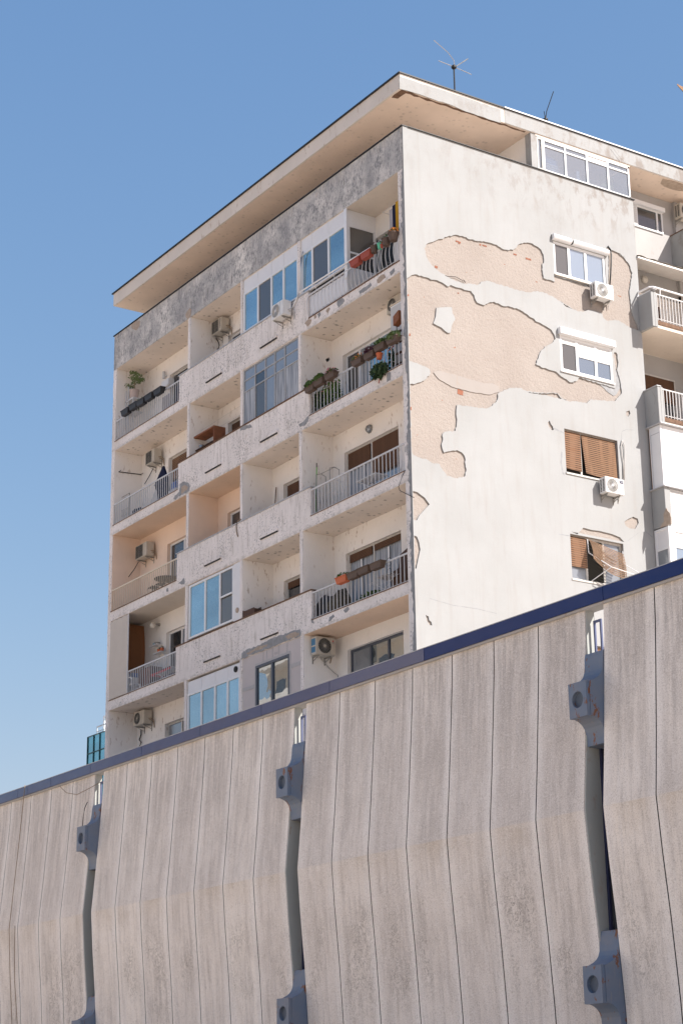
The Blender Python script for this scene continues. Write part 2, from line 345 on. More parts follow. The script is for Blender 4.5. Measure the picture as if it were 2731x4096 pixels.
WOODG=m_slats('sun bleached roller slats',(.25,.155,.10),(.17,.085,.042),18.,gapw=.68,wob=0); PVCS=m_slats('white roller slats',(.62,.62,.62),(.60,.60,.60),16.,gap=(.42,.42,.42),gapw=.8)
WOOD=plain('reddish brown wood',(.26,.10,.05),.7,.3,0,.35,6); WOODK=plain('dark brown wood',(.09,.045,.03),.7,.3,0,.3,6)
ACM=plain('dusty cream appliance paint',(.50,.46,.40),.5,.4,0,.14,8); ACW=plain('white appliance paint',(.70,.69,.68),.4,.5,0,.05,8); ACG=plain('grey fan grille wire',(.28,.27,.25),.5,.4); ACD=plain('dark grille cavity',(.03,.03,.03),.8,.2); ACB=plain('blue heat exchanger fins',(.03,.16,.30),.4,.5)
INK=plain('dark navy print',(.02,.025,.07),.6,.3); INKG=plain('grey print',(.35,.35,.36),.6,.3); RED=plain('red print',(.5,.04,.04),.6,.3)
GALV=plain('galvanised bracket',(.30,.29,.27),.6,.4,.2,.3,9); CABLEB=plain('black cable rubber',(.02,.02,.02),.5,.4); CABLEW=plain('grey white cable',(.45,.43,.41),.6,.3); CABLET=plain('tan cable',(.30,.22,.15),.7,.2)
POTK=plain('black plastic planter',(.028,.028,.032),.5,.4); POTBR=plain('brown plastic planter',(.115,.078,.06),.6,.3,0,.2,8); POTR=plain('brick red plastic planter',(.33,.07,.045),.55,.35); POTT=plain('terracotta planter',(.52,.14,.06),.6,.3); POTG=plain('mint green pot',(.12,.48,.30),.4,.4); POTP=plain('pinkish clay pot',(.50,.40,.36),.7,.2)
LEAF=plain('fresh green leaf',(.085,.15,.035),.6,.3,0,.5,11); LEAFD=plain('dark green leaf',(.028,.06,.022),.6,.3,0,.4,11); LEAFP=plain('pale green leaf',(.15,.21,.08),.6,.3,0,.4,11); LEAFO=plain('orange yellow bloom',(.72,.25,.05),.6,.3,0,.3,20); LEAFV=plain('dark purple leaf',(.07,.015,.03),.6,.3,0,.4,11); LEAFPK=plain('pink bloom',(.55,.22,.26),.6,.3)
CLOTH=plain('beige awning cloth',(.55,.50,.45),.9,.1,0,.06,3); CLW=plain('white cloth',(.55,.55,.56),.9,.1,0,.1,6); CLN=plain('navy cloth',(.018,.022,.05),.9,.1); CLY=plain('mustard cloth',(.48,.27,.03),.9,.1); CLG=plain('grey lilac cloth',(.40,.38,.40),.9,.1); CLK=plain('black tarpaulin',(.02,.02,.025),.5,.4,0,.3,9)
BAMB=m_slats('brown bamboo slats',(.28,.125,.055),(.23,.10,.045),40.,gapw=.85); LAMPW=plain('milky glass globe',(.66,.62,.56),.3,.5)
GREENP=plain('lime green plastic',(.12,.42,.04),.5,.4); BLUEP=plain('blue plastic',(.03,.10,.38),.5,.4)

# ------------------------------------------------------------------ ground
MB().add([(-900,-900,0),(900,-900,0),(900,900,0),(-900,900,0)],[(0,1,2,3)]).build('ground',m_ground())['kind']='structure'

# ------------------------------------------------------------------ apartment building
S=[24.957-2.85*k for k in range(9)]          # soffit levels
B=thing('apartment_building','tall white apartment block with peeling plaster, stacked balconies and a flat overhanging roof','building',(-8,4,0))
ZA=26.18
XL=[-16.5,-16.3]; DIV=[(-11.48,-11.32),(-8.32,-8.18),(-5.18,-5.02)]; XR=(-0.28,0.0)
def bb(name,mat,*bx,bevel=0,parent=None):
    m=MB()
    for b in bx: m.box(*b)
    return m.build(name,mat,parent or B,bevel=bevel)
# core body (behind loggias)
bb('body_wall',LOG,(-16.5,-1.35,1.0+.25,12,0,26.0),(-1.35,-.25,1.25,8.0,0,26.0))
BAYS=[(-16.3,-11.48),(-11.32,-8.32),(-8.18,-5.18),(-5.02,-0.28)]
WIN={0:(-14.47,-11.95),1:(-10.73,-9.3),2:(-7.59,-6.1),3:(-4.46,-1.92)}   # openings in each bay's back wall
NL=7
for k in range(NL):
    zt=S[k]; zb=S[k+1]+.30
    for bi,(x0,x1) in enumerate(BAYS):
        peach=(k==2 and bi in(0,1)); mat=PEACH if peach else (LOGCLEAN if (k>=4 and bi==3) or (k==0 and bi==3) or (k==3 and bi==0) else LOG)
        wx0,wx1=WIN[bi]; wt=zt-.63; 
        if k==4 and bi==3: wt=zt-.41
        m=MB().plate(rect(x0-.05,x1+.05,zb-.2,zt+.1),[rect(wx0,wx1,zb+.02,wt)],1,1.0,1.22)
        m.build('back_wall',mat,B)
        bb('side_wall',mat,(x0-.002,x0+.006,.012,1.0,zb,zt)); bb('side_wall',mat,(x1-.006,x1+.002,.012,1.0,zb,zt))
        sm=PEACHSOF if (k==2 and bi in(0,1)) or (k==4 and bi==3) else (SOFCLEAN if (k==3 and bi==0) or (k==0 and bi==3) else SOF)
        bb('ceiling',sm,(x0,x1,.012,1.0,zt-.006,zt+.002))
    # edge beam + floor slab
    if k<NL-1:
        zf=S[k+1]
        m=MB().box(-16.5,-.26,0,1.1,zf,zf+.30); m.build('floor_slab',STUCCO,B)
        # solid parapet in the middle
        bb('parapet',STUCCO,(-12.0,-4.62,-.006,.12,zf-.004,zf+1.12),bevel=.012)
        bb('parapet_coping',BROWNEDGE if k%2 else ZINC,(-12.03,-4.59,-.03,.15,zf+1.12,zf+1.145))
        # rain slots with a plaster lip
        for sx in ((-10.28,-9.37),(-7.15,-6.26)):
            o=bb('scupper_lip',STUCCO,(sx[0]-.02,sx[1]+.02,-.055,-.006,zf+.335,zf+.40))
            bb('scupper',BLACK,(sx[0],sx[1],-.045,-.006,zf+.305,zf+.335))
# pillars / dividers
def ragged_box(x0,x1,y0,y1,z0,z1,amp,seed,side):
    r=random.Random(seed); n=int((z1-z0)/.16); pl=[]
    a=[];b=[]
    for i in range(n+1):
        z=z0+(z1-z0)*i/n
        a.append((x0+(r.uniform(0,amp) if 'L' in side else 0),z)); b.append((x1-(r.uniform(0,amp) if 'R' in side else 0),z))
    return MB().prism(a+b[::-1],1,y0,y1)
ragged_box(-16.52,-16.3,0.004,1.2,0,24.957,.03,1,'L').build('pillar',STUCCO,B)
for i,(a,b) in enumerate(DIV): ragged_box(a,b,.002,1.05,0,24.957,.022,i+3,'LR').build('pillar',STUCCO,B)
bb('pillar',STUCCO,(-.28,-.04,.003,1.2,0,24.957))
# attic band and coping
MB().box(-16.5,-.037,-.004,.14,24.953,ZA).build('attic_band',ATTIC,B,bevel=.01)
bb('attic_coping',BLACK,(-16.54,.02,-.035,.17,ZA,ZA+.028),(-.16,.04,.17,8.05,ZA,ZA+.022),(-16.54,-16.35,.17,11,ZA,ZA+.028))
bb('attic_side',STUCCO,(-16.5,-16.36,.14,11,24.957,ZA-.002))
bb('terrace_floor',FASCIA,(-16.3,-.3,.15,8,25.2,25.5))
# grey mortar strip along the corner pillar
r=random.Random(5); lf=[];z=0
while z<24.9:
    lf.append((-.115+r.uniform(-.045,.045)+.03*math.sin(z*2.1),z)); z+=r.uniform(.05,.16)
MB().prism(lf+[(-.034,24.95),(-.034,0)],1,-.012,.004).build('corner_patching',GREYPL,B)
# assorted mortar patches on the shaded front (fallen stucco)
def fpatch(K,pts,mat=GREYPL,seed=0,y=-.0095,amp=.02,name='mortar_patch'):
    P=[Fp(u,v,K,0) for u,v in pts]; return MB().prism(rough(P,amp,seed,.07),1,y,y+.006).build(name,mat,B)
fpatch(C3,[(840,612),(880,592),(930,605),(945,640),(935,690),(915,705),(870,730),(825,745),(795,782),(772,770),(790,735),(830,700),(838,660)],GREYPL,1)
fpatch(C3,[(858,650),(900,630),(925,645),(915,680),(880,700),(856,720)],BEIGEPL,2,-.0125)
fpatch(C5,[(1075,590),(1078,545),(1120,515),(1200,490),(1260,455),(1330,425),(1400,405),(1450,385),(1485,382),(1490,405),(1485,425),(1400,455),(1300,495),(1200,535),(1120,565)],GREYPL,3,-.0125)
fpatch(C5,[(1110,545),(1180,505),(1260,480),(1250,500),(1180,525),(1120,555)],BEIGEPL,4,-.015)
fpatch(C5,[(1380,430),(1440,400),(1475,400),(1478,420),(1400,448)],BEIGEPL,5,-.015)
fpatch(C4,[(120,225),(135,205),(200,190),(215,215),(180,222),(150,235),(125,240)],GREYPL,6)
fpatch(C4,[(580,190),(620,165),(650,130),(662,120),(655,160),(630,200),(590,215)],GREYPL,7)
fpatch(C3,[(820,1660),(840,1640),(885,1602),(892,1640),(885,1670),(850,1665)],GREYPL,8)
fpatch(C3,[(697,1720),(705,1705),(716,1706),(718,1735),(708,1745),(698,1740)],GREYPL,9,amp=.004)
fpatch(C2,[(625,1360),(655,1325),(680,1330),(672,1360),(645,1385)],BEIGEPL,10)
for i,q in enumerate([[(700,1300),(712,1290),(716,1315),(702,1325)],[(725,1290),(745,1270),(752,1290),(735,1320)],[(790,1265),(815,1235),(825,1245),(805,1285)],[(880,1180),(905,1160),(935,1175),(925,1205),(895,1235),(880,1215)],[(1190,1020),(1220,985),(1250,975),(1260,1000),(1225,1030),(1195,1045)],[(1290,960),(1325,925),(1330,950),(1300,985)],[(790,1640),(815,1625),(820,1645),(800,1665)],[(1050,1110),(1100,1075),(1140,1040),(1150,1060),(1110,1100),(1060,1130)]]):
    fpatch(C2 if i!=6 else C2,q,GREYPL if i%2 else BEIGEPL,20+i)
fpatch(C4,[(820,1700),(850,1680),(860,1700),(830,1730),(815,1740)],GREYPL,31); fpatch(C4,[(700,1755),(680,1745),(680,1710),(690,1712)],GREYPL,32); fpatch(C4,[(930,1650),(965,1620),(975,1640),(945,1670)],GREYPL,33)
fpatch(C1,[(900,930),(925,890),(945,868),(958,885),(948,955),(920,985),(905,970)],BEIGEPL,34,-.011)
fpatch(C1,[(330,1050),(365,1015),(425,1005),(415,1060),(385,1100),(345,1090)],BEIGEPL,35,-.011)
fpatch(C2,[(790,1645),(800,1635),(820,1632),(822,1645),(808,1660),(796,1658)],GREYPL,36)
fpatch(K13,[(225,1620),(265,1590),(295,1600),(292,1740),(225,1780)],GREYPL,37,amp=.012)

# ---- roof slab
ZR=27.27
bb('roof_slab',FASCIA,(-16.52,.03,-.06,13,ZR,27.70))
m=MB().box(-16.46,-.02,.0,12.9,ZR-.004,ZR-.001); m.build('roof_soffit',ROOFSOF,B)
bb('roof_edge_trim',BLACK,(-16.58,.07,-.11,13,27.70,27.735))
bb('roof_trim_lip',ZINC,(.055,.085,3.4,13,27.71,27.745))
# penthouse set back from the terrace
bb('penthouse_wall',LOGCLEAN,(-15,-.2,4.37,4.55,25.5,ZR),(-15.2,-1.2,4.56,11,25.5,ZR))
bb('terrace_column',GABLE,(-.24,.0,4.34,4.54,ZA+.022,ZR))
q_=ray(1635,500,0,-.25); m=MB().tube([(-.25,float(q_[1]),25.5),(-.25,float(q_[1]),ZA+.14)],.05,8); m.build('terrace_post',GALV,B)
# roof edge broken strip (front part thicker plaster)
P=[Gp(u,v,(1500,100,1.2738),.03) for u,v in [(122,262),(250,305),(400,352),(520,393),(636,432),(636,500),(610,492),(540,468),(480,448),(420,425),(360,400),(300,382),(240,360),(170,338),(122,326)]]
MB().prism(rough(P,.012,3,.1),0,.032,.05).build('fascia_crust',GABLE,B)
bb('fascia_sun_tone',GABLE,(.03,.038,3.42,13,ZR+.004,27.698))  # sunlit roof edge coloured darker than the shaded front, to balance the sun
P=[(x,y) for x,y in rough([(-.02,.02),(-.35,-.0),(-.5,.03),(-.45,.2),(-.12,.22),(-.10,4.2),(-.03,4.2)],.03,9,.14)]
MB().prism(P,2,ZR-.008,ZR-.005).build('soffit_break',BROWNEDGE,B)
P=[ray(R0[0]+u/R0[2],R0[1]+v/R0[2],2,ZR)[:2] for u,v in [(870,670),(820,780),(900,850),(1010,895),(1120,930),(1240,955),(1400,960),(1500,900),(1358,800),(1200,745),(1050,705)]]
MB().prism([(float(a),float(b)) for a,b in P],2,ZR-.012,ZR-.004).build('soffit_break',BEIGEPL,B)

# ---- gable: render coat plus a plaster coat with fallen patches
GW=[(4.95,6.80,23.15,24.14),(5.0,6.83,20.35,21.37),(4.99,6.84,17.485,18.70),(5.0,6.82,14.6,15.80),(5.0,6.82,11.75,12.9),(5.0,6.82,8.9,10.05)]
def G8(L,K=K8): return [Gp(u,v,K,0) for u,v in L]
p1=G8([(385,380),(400,350),(440,330),(510,305),(570,285),(620,273),(650,275),(700,290),(780,318),(850,322),(900,335),(950,350),(980,370),(1010,388),(1085,390),(1110,365),(1140,340),(1165,333),(1215,337),(1260,360),(1300,390),(1318,430),(1320,495),(1308,500),(1312,560),(1318,612),(1408,640)])
p1+=G8([(300,1005),(285,900),(400,935),(560,975),(700,1015),(850,1055),(950,1080),(1100,1120),(1225,1155),(1262,1050),(1262,700),(1255,520),(1232,440),(1258,362),(1300,440),(1400,480),(1480,515),(1568,590)],K9)
p1+=G8([(930,1525),(990,1580),(1040,1650),(1062,1720),(1050,1800),(1040,1870),(1035,1930),(1045,1990),(1052,2080)],K6)
p1+=G8([(855,150),(880,200),(888,236),(840,225),(790,200),(740,165),(700,155),(650,165),(610,140),(600,105),(520,80),(470,85),(420,90),(350,60),(270,10)],K7)
p1+=G8([(1555,860),(1500,840),(1440,790),(1380,750),(1330,730),(1270,712),(1220,725),(1160,715),(1080,695),(1000,670),(920,645),(870,632),(830,640),(805,665),(700,655),(620,630),(560,600),(500,560),(440,510),(410,460),(395,420)])
def clampw(P):
    out=[]
    for y,z in P:
        for (a,b,c,d) in GW:
            if a-.05<y<b+.05 and c-.05<z<d+.05:
                # push outside the opening
                ds=[(y-(a-.05),'a'),((b+.05)-y,'b'),(z-(c-.05),'c'),((d+.05)-z,'d')]; m_=min(ds)
                if m_[1]=='a': y=a-.05
                elif m_[1]=='b': y=b+.05
                elif m_[1]=='c': z=c-.05
                else: z=d+.05
        out.append((y,z))
    return out
p2=G8([(300,585),(360,592),(400,605),(440,625),(490,630),(530,650),(568,678),(590,665),(640,685),(700,705),(750,713),(775,745),(800,805),(858,825),(900,800),(930,797),(965,810),(1010,832),(1060,838),(1120,855),(1170,885),(1220,920),(1270,955),(1330,985),(1370,1010),(1400,1050),(1412,1090),(1370,1130),(1330,1150),(1300,1180),(1280,1230),(1258,1285),(1300,1310),(1360,1330),(1415,1345),(1470,1390),(1520,1425),(1560,1430)])
p2+=G8([(365,645),(400,637),(415,615),(425,606),(480,625),(580,655),(650,675),(705,690),(712,640),(702,520),(690,430),(697,408),(712,412),(722,430),(728,490),(718,540),(735,600),(748,680),(755,730),(725,765),(700,795),(630,790),(560,785),(510,780),(480,810),(420,800),(340,795),(290,770),(250,730),(200,728),(100,735),(20,722)],K7)
p2+=G8([(1500,1565),(1450,1550),(1425,1515),(1300,1512),(1190,1500),(1130,1472),(1050,1475),(1000,1500),(960,1520),(960,1560),(920,1610),(870,1635),(780,1625),(720,1612),(640,1608),(635,1680),(640,1740),(630,1810),(560,1815),(530,1830),(522,1930),(540,1980),(600,1965),(640,1960),(680,1980),(705,2020),(708,2090),(715,2110),(700,2170),(620,2180),(560,2160),(530,2120),(505,2070),(450,2065),(400,2030),(350,2020),(300,2000)])
e=.015
p2+=[(e,Gp(285,1960,K8,0)[1]),(e,Gp(275,1445,K8,0)[1])]
p2+=G8([(320,1438),(385,1415),(430,1365),(425,1325),(390,1305),(330,1280)])
p2+=[(e,Gp(268,1262,K8,0)[1]),(e,Gp(248,612,K8,0)[1])]
p3=[(e,Gp(946,1127,D0,0)[1])]+G8([(958,1130),(975,1143),(986,1158),(975,1170),(963,1183),(957,1195)],D0)+[(e,Gp(954,1195,D0,0)[1])]
p4=[(e,Gp(952,1230,D0,0)[1])]+G8([(957,1232),(962,1245),(965,1262),(959,1290),(956,1306)],D0)+[(e,Gp(954,1306,D0,0)[1])]
p5=[(5.05,15.86)]+G8([(405,1838),(455,1785),(520,1803),(580,1810),(680,1835),(740,1860),(772,1895)],K7)+[(6.86,15.86),(6.78,15.86)]
p6=G8([(775,1740),(800,1720),(845,1698),(880,1715),(888,1745),(860,1795),(815,1790),(785,1770)],K7)
p7=G8([(790,875),(815,865),(822,890),(805,915),(790,905)],K7)
p8=G8([(175,960),(190,945),(202,975),(215,992),(228,1010),(212,1022),(190,1005),(180,985)],K7)
p9=G8([(977,1412),(984,1416),(985,1424),(990,1428),(992,1436),(986,1436),(980,1426)],D0)
holes=[clampw(rough(p1,.018,1,.055)),clampw(rough(p2,.018,2,.055)),rough(p3,.006,3,.08),rough(p4,.006,4,.08),p5,rough(p6,.006,6,.05),p7,rough(p8,.008,8,.05),p9]
holes+=[rect(a,b,c,d) for (a,b,c,d) in GW]
outer=rect(0.0,8.0,0,ZA)
GT=.034
MB().plate(outer,holes,0,-.0,-GT).build('plaster_coat',GABLE,B)
MB().plate(rect(.01,7.99,0,ZA-.01),[rect(a,b,c,d) for (a,b,c,d) in GW],0,-GT-.001,-.25).build('render_coat',RENDER,B)
isl=[[(480,845),(600,840),(605,885),(628,935),(600,985),(590,1040),(570,1042),(520,1000),(455,965),(475,910)]]
for q in isl: MB().prism(rough(G8(q),.01,5,.08),0,0,-GT).build('plaster_island',GABLE,B)
q=[(460,1350),(500,1335),(600,1360),(750,1405),(850,1435),(920,1435),(970,1460),(978,1500),(900,1525),(740,1500),(600,1460),(500,1400)]
MB().prism(rough(G8(q),.008,6,.08),0,-.018,-GT).build('plaster_island',m_loggia('pinkish old plaster',(.34,.31,.29),.3),B)
# grey mortar around window 2 and small bricks
q=[(577,655),(600,648),(692,668),(704,640),(700,560),(716,545),(735,600),(745,690),(720,735),(695,750),(650,720),(610,680)]
MB().prism(clampw(rough(G8(q,K7),.008,7,.06)),0,-.024,-GT).build('mortar_patch',GREYPL,B)
MB().prism(clampw(rough(G8([(300,905),(420,940),(500,975),(640,1000),(700,1030),(800,1065),(925,1090),(925,1100),(850,1090),(760,1070),(650,1030),(560,985),(480,970),(400,945),(320,920)],K9),.006,8,.05)),0,-.022,-GT).build('mortar_patch',GREYPL,B)
for i,(u,v,a,b) in enumerate([(655,318,40,10),(663,335,14,9),(828,345,12,12),(862,350,34,10),(1205,453,42,14),(483,518,22,16),(656,725,12,8),(1100,420,24,12),(672,1498,44,38),(262,740,14,14),(275,1050,14,18),(286,1630,8,24)]):
    MB().prism(rough(G8([(u-a/2,v-b/2),(u+a/2,v-b/2+a*.3),(u+a/2,v+b/2+a*.3),(u-a/2,v+b/2)]),.008,i,.04),0,-.028,-GT-.002).build('bare_brick',plain('bare red brick',(.30,.13,.085),.9,.1,0,.3,14) if i==0 else bpy.data.materials['bare red brick'],B)
# cracks: thin dark chasing lines
def crack(K,pts,mat,wd=.008,x=.0015):
    P=[Gp(u,v,K,0) for u,v in pts]; m=MB()
    for (a,b) in zip(P[:-1],P[1:]):
        d=Vector(b)-Vector(a); n=Vector((-d.y,d.x)).normalized()*wd
        m.add([(x,a[0]+n.x,a[1]+n.y),(x,b[0]+n.x,b[1]+n.y),(x,b[0]-n.x,b[1]-n.y),(x,a[0]-n.x,a[1]-n.y),(x-.004,a[0]+n.x,a[1]+n.y),(x-.004,b[0]+n.x,b[1]+n.y),(x-.004,b[0]-n.x,b[1]-n.y),(x-.004,a[0]-n.x,a[1]-n.y)],[(0,1,2,3),(4,7,6,5),(0,4,5,1),(3,2,6,7)])
    return m.build('crack',mat,B)
crack(K8,[(548,592),(570,600),(630,602),(660,618),(685,632)],DARK,.007); crack(K8,[(690,625),(706,648)],DARK,.011)
crack(K7,[(215,1000),(250,1018),(300,1042)],GREYPL,.02); crack(K7,[(755,1030),(790,1015),(840,1020)],GREYPL,.006); crack(K7,[(260,1835),(300,1842),(345,1848)],GREYPL,.012)
crack(K7,[(930,1805),(960,1830),(995,1860)],GREYPL,.012); crack(K7,[(800,1890),(850,1850),(900,1815)],GREYPL,.005); crack(K7,[(285,1190),(278,1280),(295,1360),(308,1370)],GREYPL,.028,.0008)
crack(D0,[(985,1374),(1040,1390),(1095,1398),(1140,1409)],GREYPL,.006); crack(K7,[(750,1100),(755,1030)],GREYPL,.005)
# side of the building beyond the gable: recess
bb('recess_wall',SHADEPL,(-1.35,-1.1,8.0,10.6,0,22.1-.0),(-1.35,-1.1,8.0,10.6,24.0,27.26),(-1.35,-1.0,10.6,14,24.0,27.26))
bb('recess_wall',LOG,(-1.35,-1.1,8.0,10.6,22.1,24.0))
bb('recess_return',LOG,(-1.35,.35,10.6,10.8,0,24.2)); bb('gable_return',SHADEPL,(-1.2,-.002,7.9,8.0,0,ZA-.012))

# ---- windows
def win(x0,x1,z0,z1,y,cols,mats,fm=PVC,ft=.055,fd=.06,rows=None,name='window',extras=None,parent=None,trans=None):
    """window facing -y at plane y; cols = fractions of mullions; mats per column (list or nested rows)"""
    m=MB(); m.box(x0,x1,y,y+fd,z0,z0+ft).box(x0,x1,y,y+fd,z1-ft,z1).box(x0,x0+ft,y+.001,y+fd-.001,z0+ft,z1-ft).box(x1-ft,x1,y+.001,y+fd-.001,z0+ft,z1-ft)
    xs=[0]+list(cols)+[1]
    for c in cols:
        xm=x0+(x1-x0)*c; m.box(xm-ft*.6,xm+ft*.6,y+.002,y+fd-.002,z0+ft,z1-ft)
    rr=rows or []
    for r_ in rr:
        zm=z0+(z1-z0)*r_; m.box(x0+ft,x1-ft,y+.004,y+fd-.004,zm-ft*.45,zm+ft*.45)
    f=m.build(name,fm,parent or B)
    zs=[0]+list(rr)+[1]
    for i in range(len(xs)-1):
        for j in range(len(zs)-1):
            mt=mats[i] if not isinstance(mats[i],(list,tuple)) else mats[i][j]
            a=x0+(x1-x0)*xs[i]+(ft if i==0 else ft*.6); b=x0+(x1-x0)*xs[i+1]-(ft if i==len(xs)-2 else ft*.6)
            c=z0+(z1-z0)*zs[j]+(ft if j==0 else ft*.45); d=z0+(z1-z0)*zs[j+1]-(ft if j==len(zs)-2 else ft*.45)
            MB().box(a,b,y+fd*.5,y+fd*.5+.01,c,d).build('pane',mt,f)
    return f
def wing(y0,y1,z0,z1,x,cols,mats,fm=PVC,ft=.055,fd=.06,rows=None,name='window'):
    """window facing +x"""
    m=MB(); m.box(x-fd,x,y0,y1,z0,z0+ft).box(x-fd,x,y0,y1,z1-ft,z1).box(x-fd+.001,x-.001,y0,y0+ft,z0+ft,z1-ft).box(x-fd+.001,x-.001,y1-ft,y1,z0+ft,z1-ft)
    for c in cols:
        t=y0+(y1-y0)*c; m.box(x-fd+.002,x-.002,t-ft*.6,t+ft*.6,z0+ft,z1-ft)
    rr=rows or []
    for r_ in rr:
        zm=z0+(z1-z0)*r_; m.box(x-fd+.004,x-.004,y0+ft,y1-ft,zm-ft*.45,zm+ft*.45)
    f=m.build(name,fm,B); xs=[0]+list(cols)+[1]; zs=[0]+list(rr)+[1]
    for i in range(len(xs)-1):
        for j in range(len(zs)-1):
            mt=mats[i] if not isinstance(mats[i],(list,tuple)) else mats[i][j]
            a=y0+(y1-y0)*xs[i]+(ft if i==0 else ft*.6); b=y0+(y1-y0)*xs[i+1]-(ft if i==len(xs)-2 else ft*.6)
            c=z0+(z1-z0)*zs[j]+(ft if j==0 else ft*.45); d=z0+(z1-z0)*zs[j+1]-(ft if j==len(zs)-2 else ft*.45)
            MB().box(x-fd*.5-.01,x-fd*.5,a,b,c,d).build('pane',mt,f)
    return f
YB=1.10
# left bay, top to bottom
for k in range(NL-1):
    zt=S[k]-.63; zf=S[k+1]+.32
    # left bay door + window
    spec={0:([.42],[GDARK,GDARK],OLDW),1:([.46],[GDARK,GDARK],OLDW),2:([.36],[GDARK,GMIR],PVC),3:([.32],[GDARK,GGREY],PVC),4:([.35],[GGREY,GDARK],OLDW),5:([.4],[GDARK,GDARK],OLDW)}[k]
    f=win(-14.46,-11.96,zf,zt,YB,spec[0],spec[1],spec[2])
    if k==1: MB().box(-14.38,-12.02,YB-.02,YB-.005,zt-.75,zt-.06).build('shutter',WOODB,f)
    # bay 2
    if k<3:
        f=win(-10.72,-9.31,zf+.5,zt,YB,[.5],[GDARK,GDARK],PVC if k!=1 else OLDW)
        if k==1: MB().box(-10.64,-9.4,YB-.02,YB-.005,zt-.9,zt-.06).build('shutter',WOODD,f)
    if k in (2,3,5):
        f=win(-7.58,-6.11,zf+.5,zt,YB,[.5],[GDARK,CURT],OLDW)
        MB().box(-7.5,-6.9,YB-.02,YB-.005,zt-(.8 if k==2 else .25),zt-.06).build('shutter',WOODD,f)
# bay 4 windows
f=win(-4.45,-1.93,S[1]+.32,S[0]-.56,YB,[.34,.67],[GGREY,GSKY,GDARK],PVC)
f=win(-4.45,-1.93,S[2]+.32,S[1]-.63,YB,[.26,.44],[GDARK,GGREY,GSKY],PVC)
MB().box(-3.2,-1.99,YB-.015,YB-.003,S[1]-.95,S[1]-.7).build('blind',m_slats('blue grey venetian slats',(.30,.38,.42),(.26,.34,.38),30.,gap=(.1,.13,.15)),f)
f=win(-4.45,-1.93,S[3]+.32,S[2]-.63,YB,[.46],[CURT,GGREY],OLDW); zt=S[2]-.63
MB().box(-4.38,-3.34,YB-.03,YB-.01,zt-.55,zt-.05).build('shutter',WOODD,f)
MB().box(-3.22,-2.0,YB-.03,YB-.01,zt-1.02,zt-.05).build('shutter',WOODD,f)
MB().box(-3.7,-3.62,YB-.012,YB-.003,S[3]+.34,zt-.5).build('sash_bar',PVC,f)
f=win(-4.45,-1.93,S[4]+.32,S[3]-.63,YB,[.46],[CURT,CURT],OLDW); zt=S[3]-.63
MB().box(-4.38,-3.34,YB-.03,YB-.01,zt-.27,zt-.05).build('shutter',WOODD,f); MB().box(-3.22,-2.0,YB-.03,YB-.01,zt-.22,zt-.05).build('shutter',WOODD,f)
for xx in(-3.9,-2.65): MB().box(xx,xx+.07,YB-.012,YB-.003,S[4]+.34,zt-.25).build('sash_bar',PVC,f)
f=win(-4.45,-1.93,S[4]-1.35,S[4]-.41,YB,[.36,.68],[GGREY,GMIR,GMIR],ANTH,.06)
f=win(-4.45,-1.93,S[6]+.5,S[5]-.6,YB,[.5],[GDARK,GDARK],PVC)
win(-10.72,-9.31,S[6]+.8,S[5]-.6,YB,[.5],[GDARK,GDARK],PVC)
# ---- enclosed loggias flush with the facade
PVCP=plain('white plastic infill',(.72,.71,.72),.4,.4,0,.06,3)
def enc(x0,x1,zb,zt,cols,mats,fm,top,ft=.06,y=.02,rows=None):
    if top: bb('infill_panel',PVCP,(x0+.02,x1-.02,y+.012,y+.07,zt-top,zt-.004))
    if top:
        for c in cols: xm=x0+(x1-x0)*c; bb('infill_batten',PVC,(xm-.012,xm+.012,y,y+.011,zt-top,zt-.006))
    return win(x0+.01,x1-.01,zb,zt-top-.002,y,cols,mats,fm,ft,rows=rows)
# top level enclosures
z0=S[1]+1.15
enc(-8.18,-5.18,z0,S[0]-.004,[.27,.52,.74],[GSKY,GINS,GSKY,GSKY],PVC,.42)
enc(-5.02,-2.78,z0,S[0]-.004,[.25,.62],[GSKY,GINS,GSKY],PVC,.42)
bb('apron_wall',PVCP,(-5.02,-2.78,.25,.33,S[1]+.3,z0-.01)); 
# return side of the enclosure in the right hand top loggia
m=MB().box(-2.80,-2.74,.02,1.0,S[1]+.31,z0).box(-2.80,-2.74,.02,1.0,S[0]-.50,S[0]-.01).box(-2.80,-2.74,.02,.14,z0,S[0]-.5).box(-2.80,-2.74,.92,1.0,z0,S[0]-.5).box(-2.795,-2.745,.14,.92,z0+.42,z0+.47)
f=m.build('enclosure_side',PVC,B); MB().box(-2.78,-2.765,.14,.92,z0,z0+.42).build('pane',GINS,f); MB().box(-2.78,-2.765,.14,.92,z0+.47,S[0]-.5).build('pane',GINS,f)
bb('corner_post',PVC,(-2.80,-2.68,-.012,.02,S[1]+.8,S[0]-.01))
# old metal-framed glazing on the second level, six columns with curtains behind
f=win(-8.17,-5.19,S[2]+1.15,S[1]-.004,.03,[.21,.40,.57,.75],[[CURT,GGREY,GGREY],[GINS,GDARK,GGREY],[GGREY,GGREY,GGREY],[CURT,GGREY,GGREY],[CURT,GGREY,GGREY]],GREYW,.035,.05,[.60,.80])
# level four enclosure
f=enc(-11.28,-8.72+.02,S[4]+1.2,S[3]-.03,[.37,.70],[GSKY,GSKY,GINS],PVC,0)
bb('infill_panel',PVCP,(-8.70,-8.33,.02,.08,S[4]+1.13,S[3]-.01)); m=MB().lathe([(.075,-.005),(.075,.02),(.05,.02)],(-8.47,.0,S[4]+1.45),1,14); m.build('air_vent',BEIGEPL,B)
MB().box(-9.45,-8.76,-.008,.018,S[4]+1.22+.78,S[4]+1.22+.83).build('screen_bar',PVC,f)
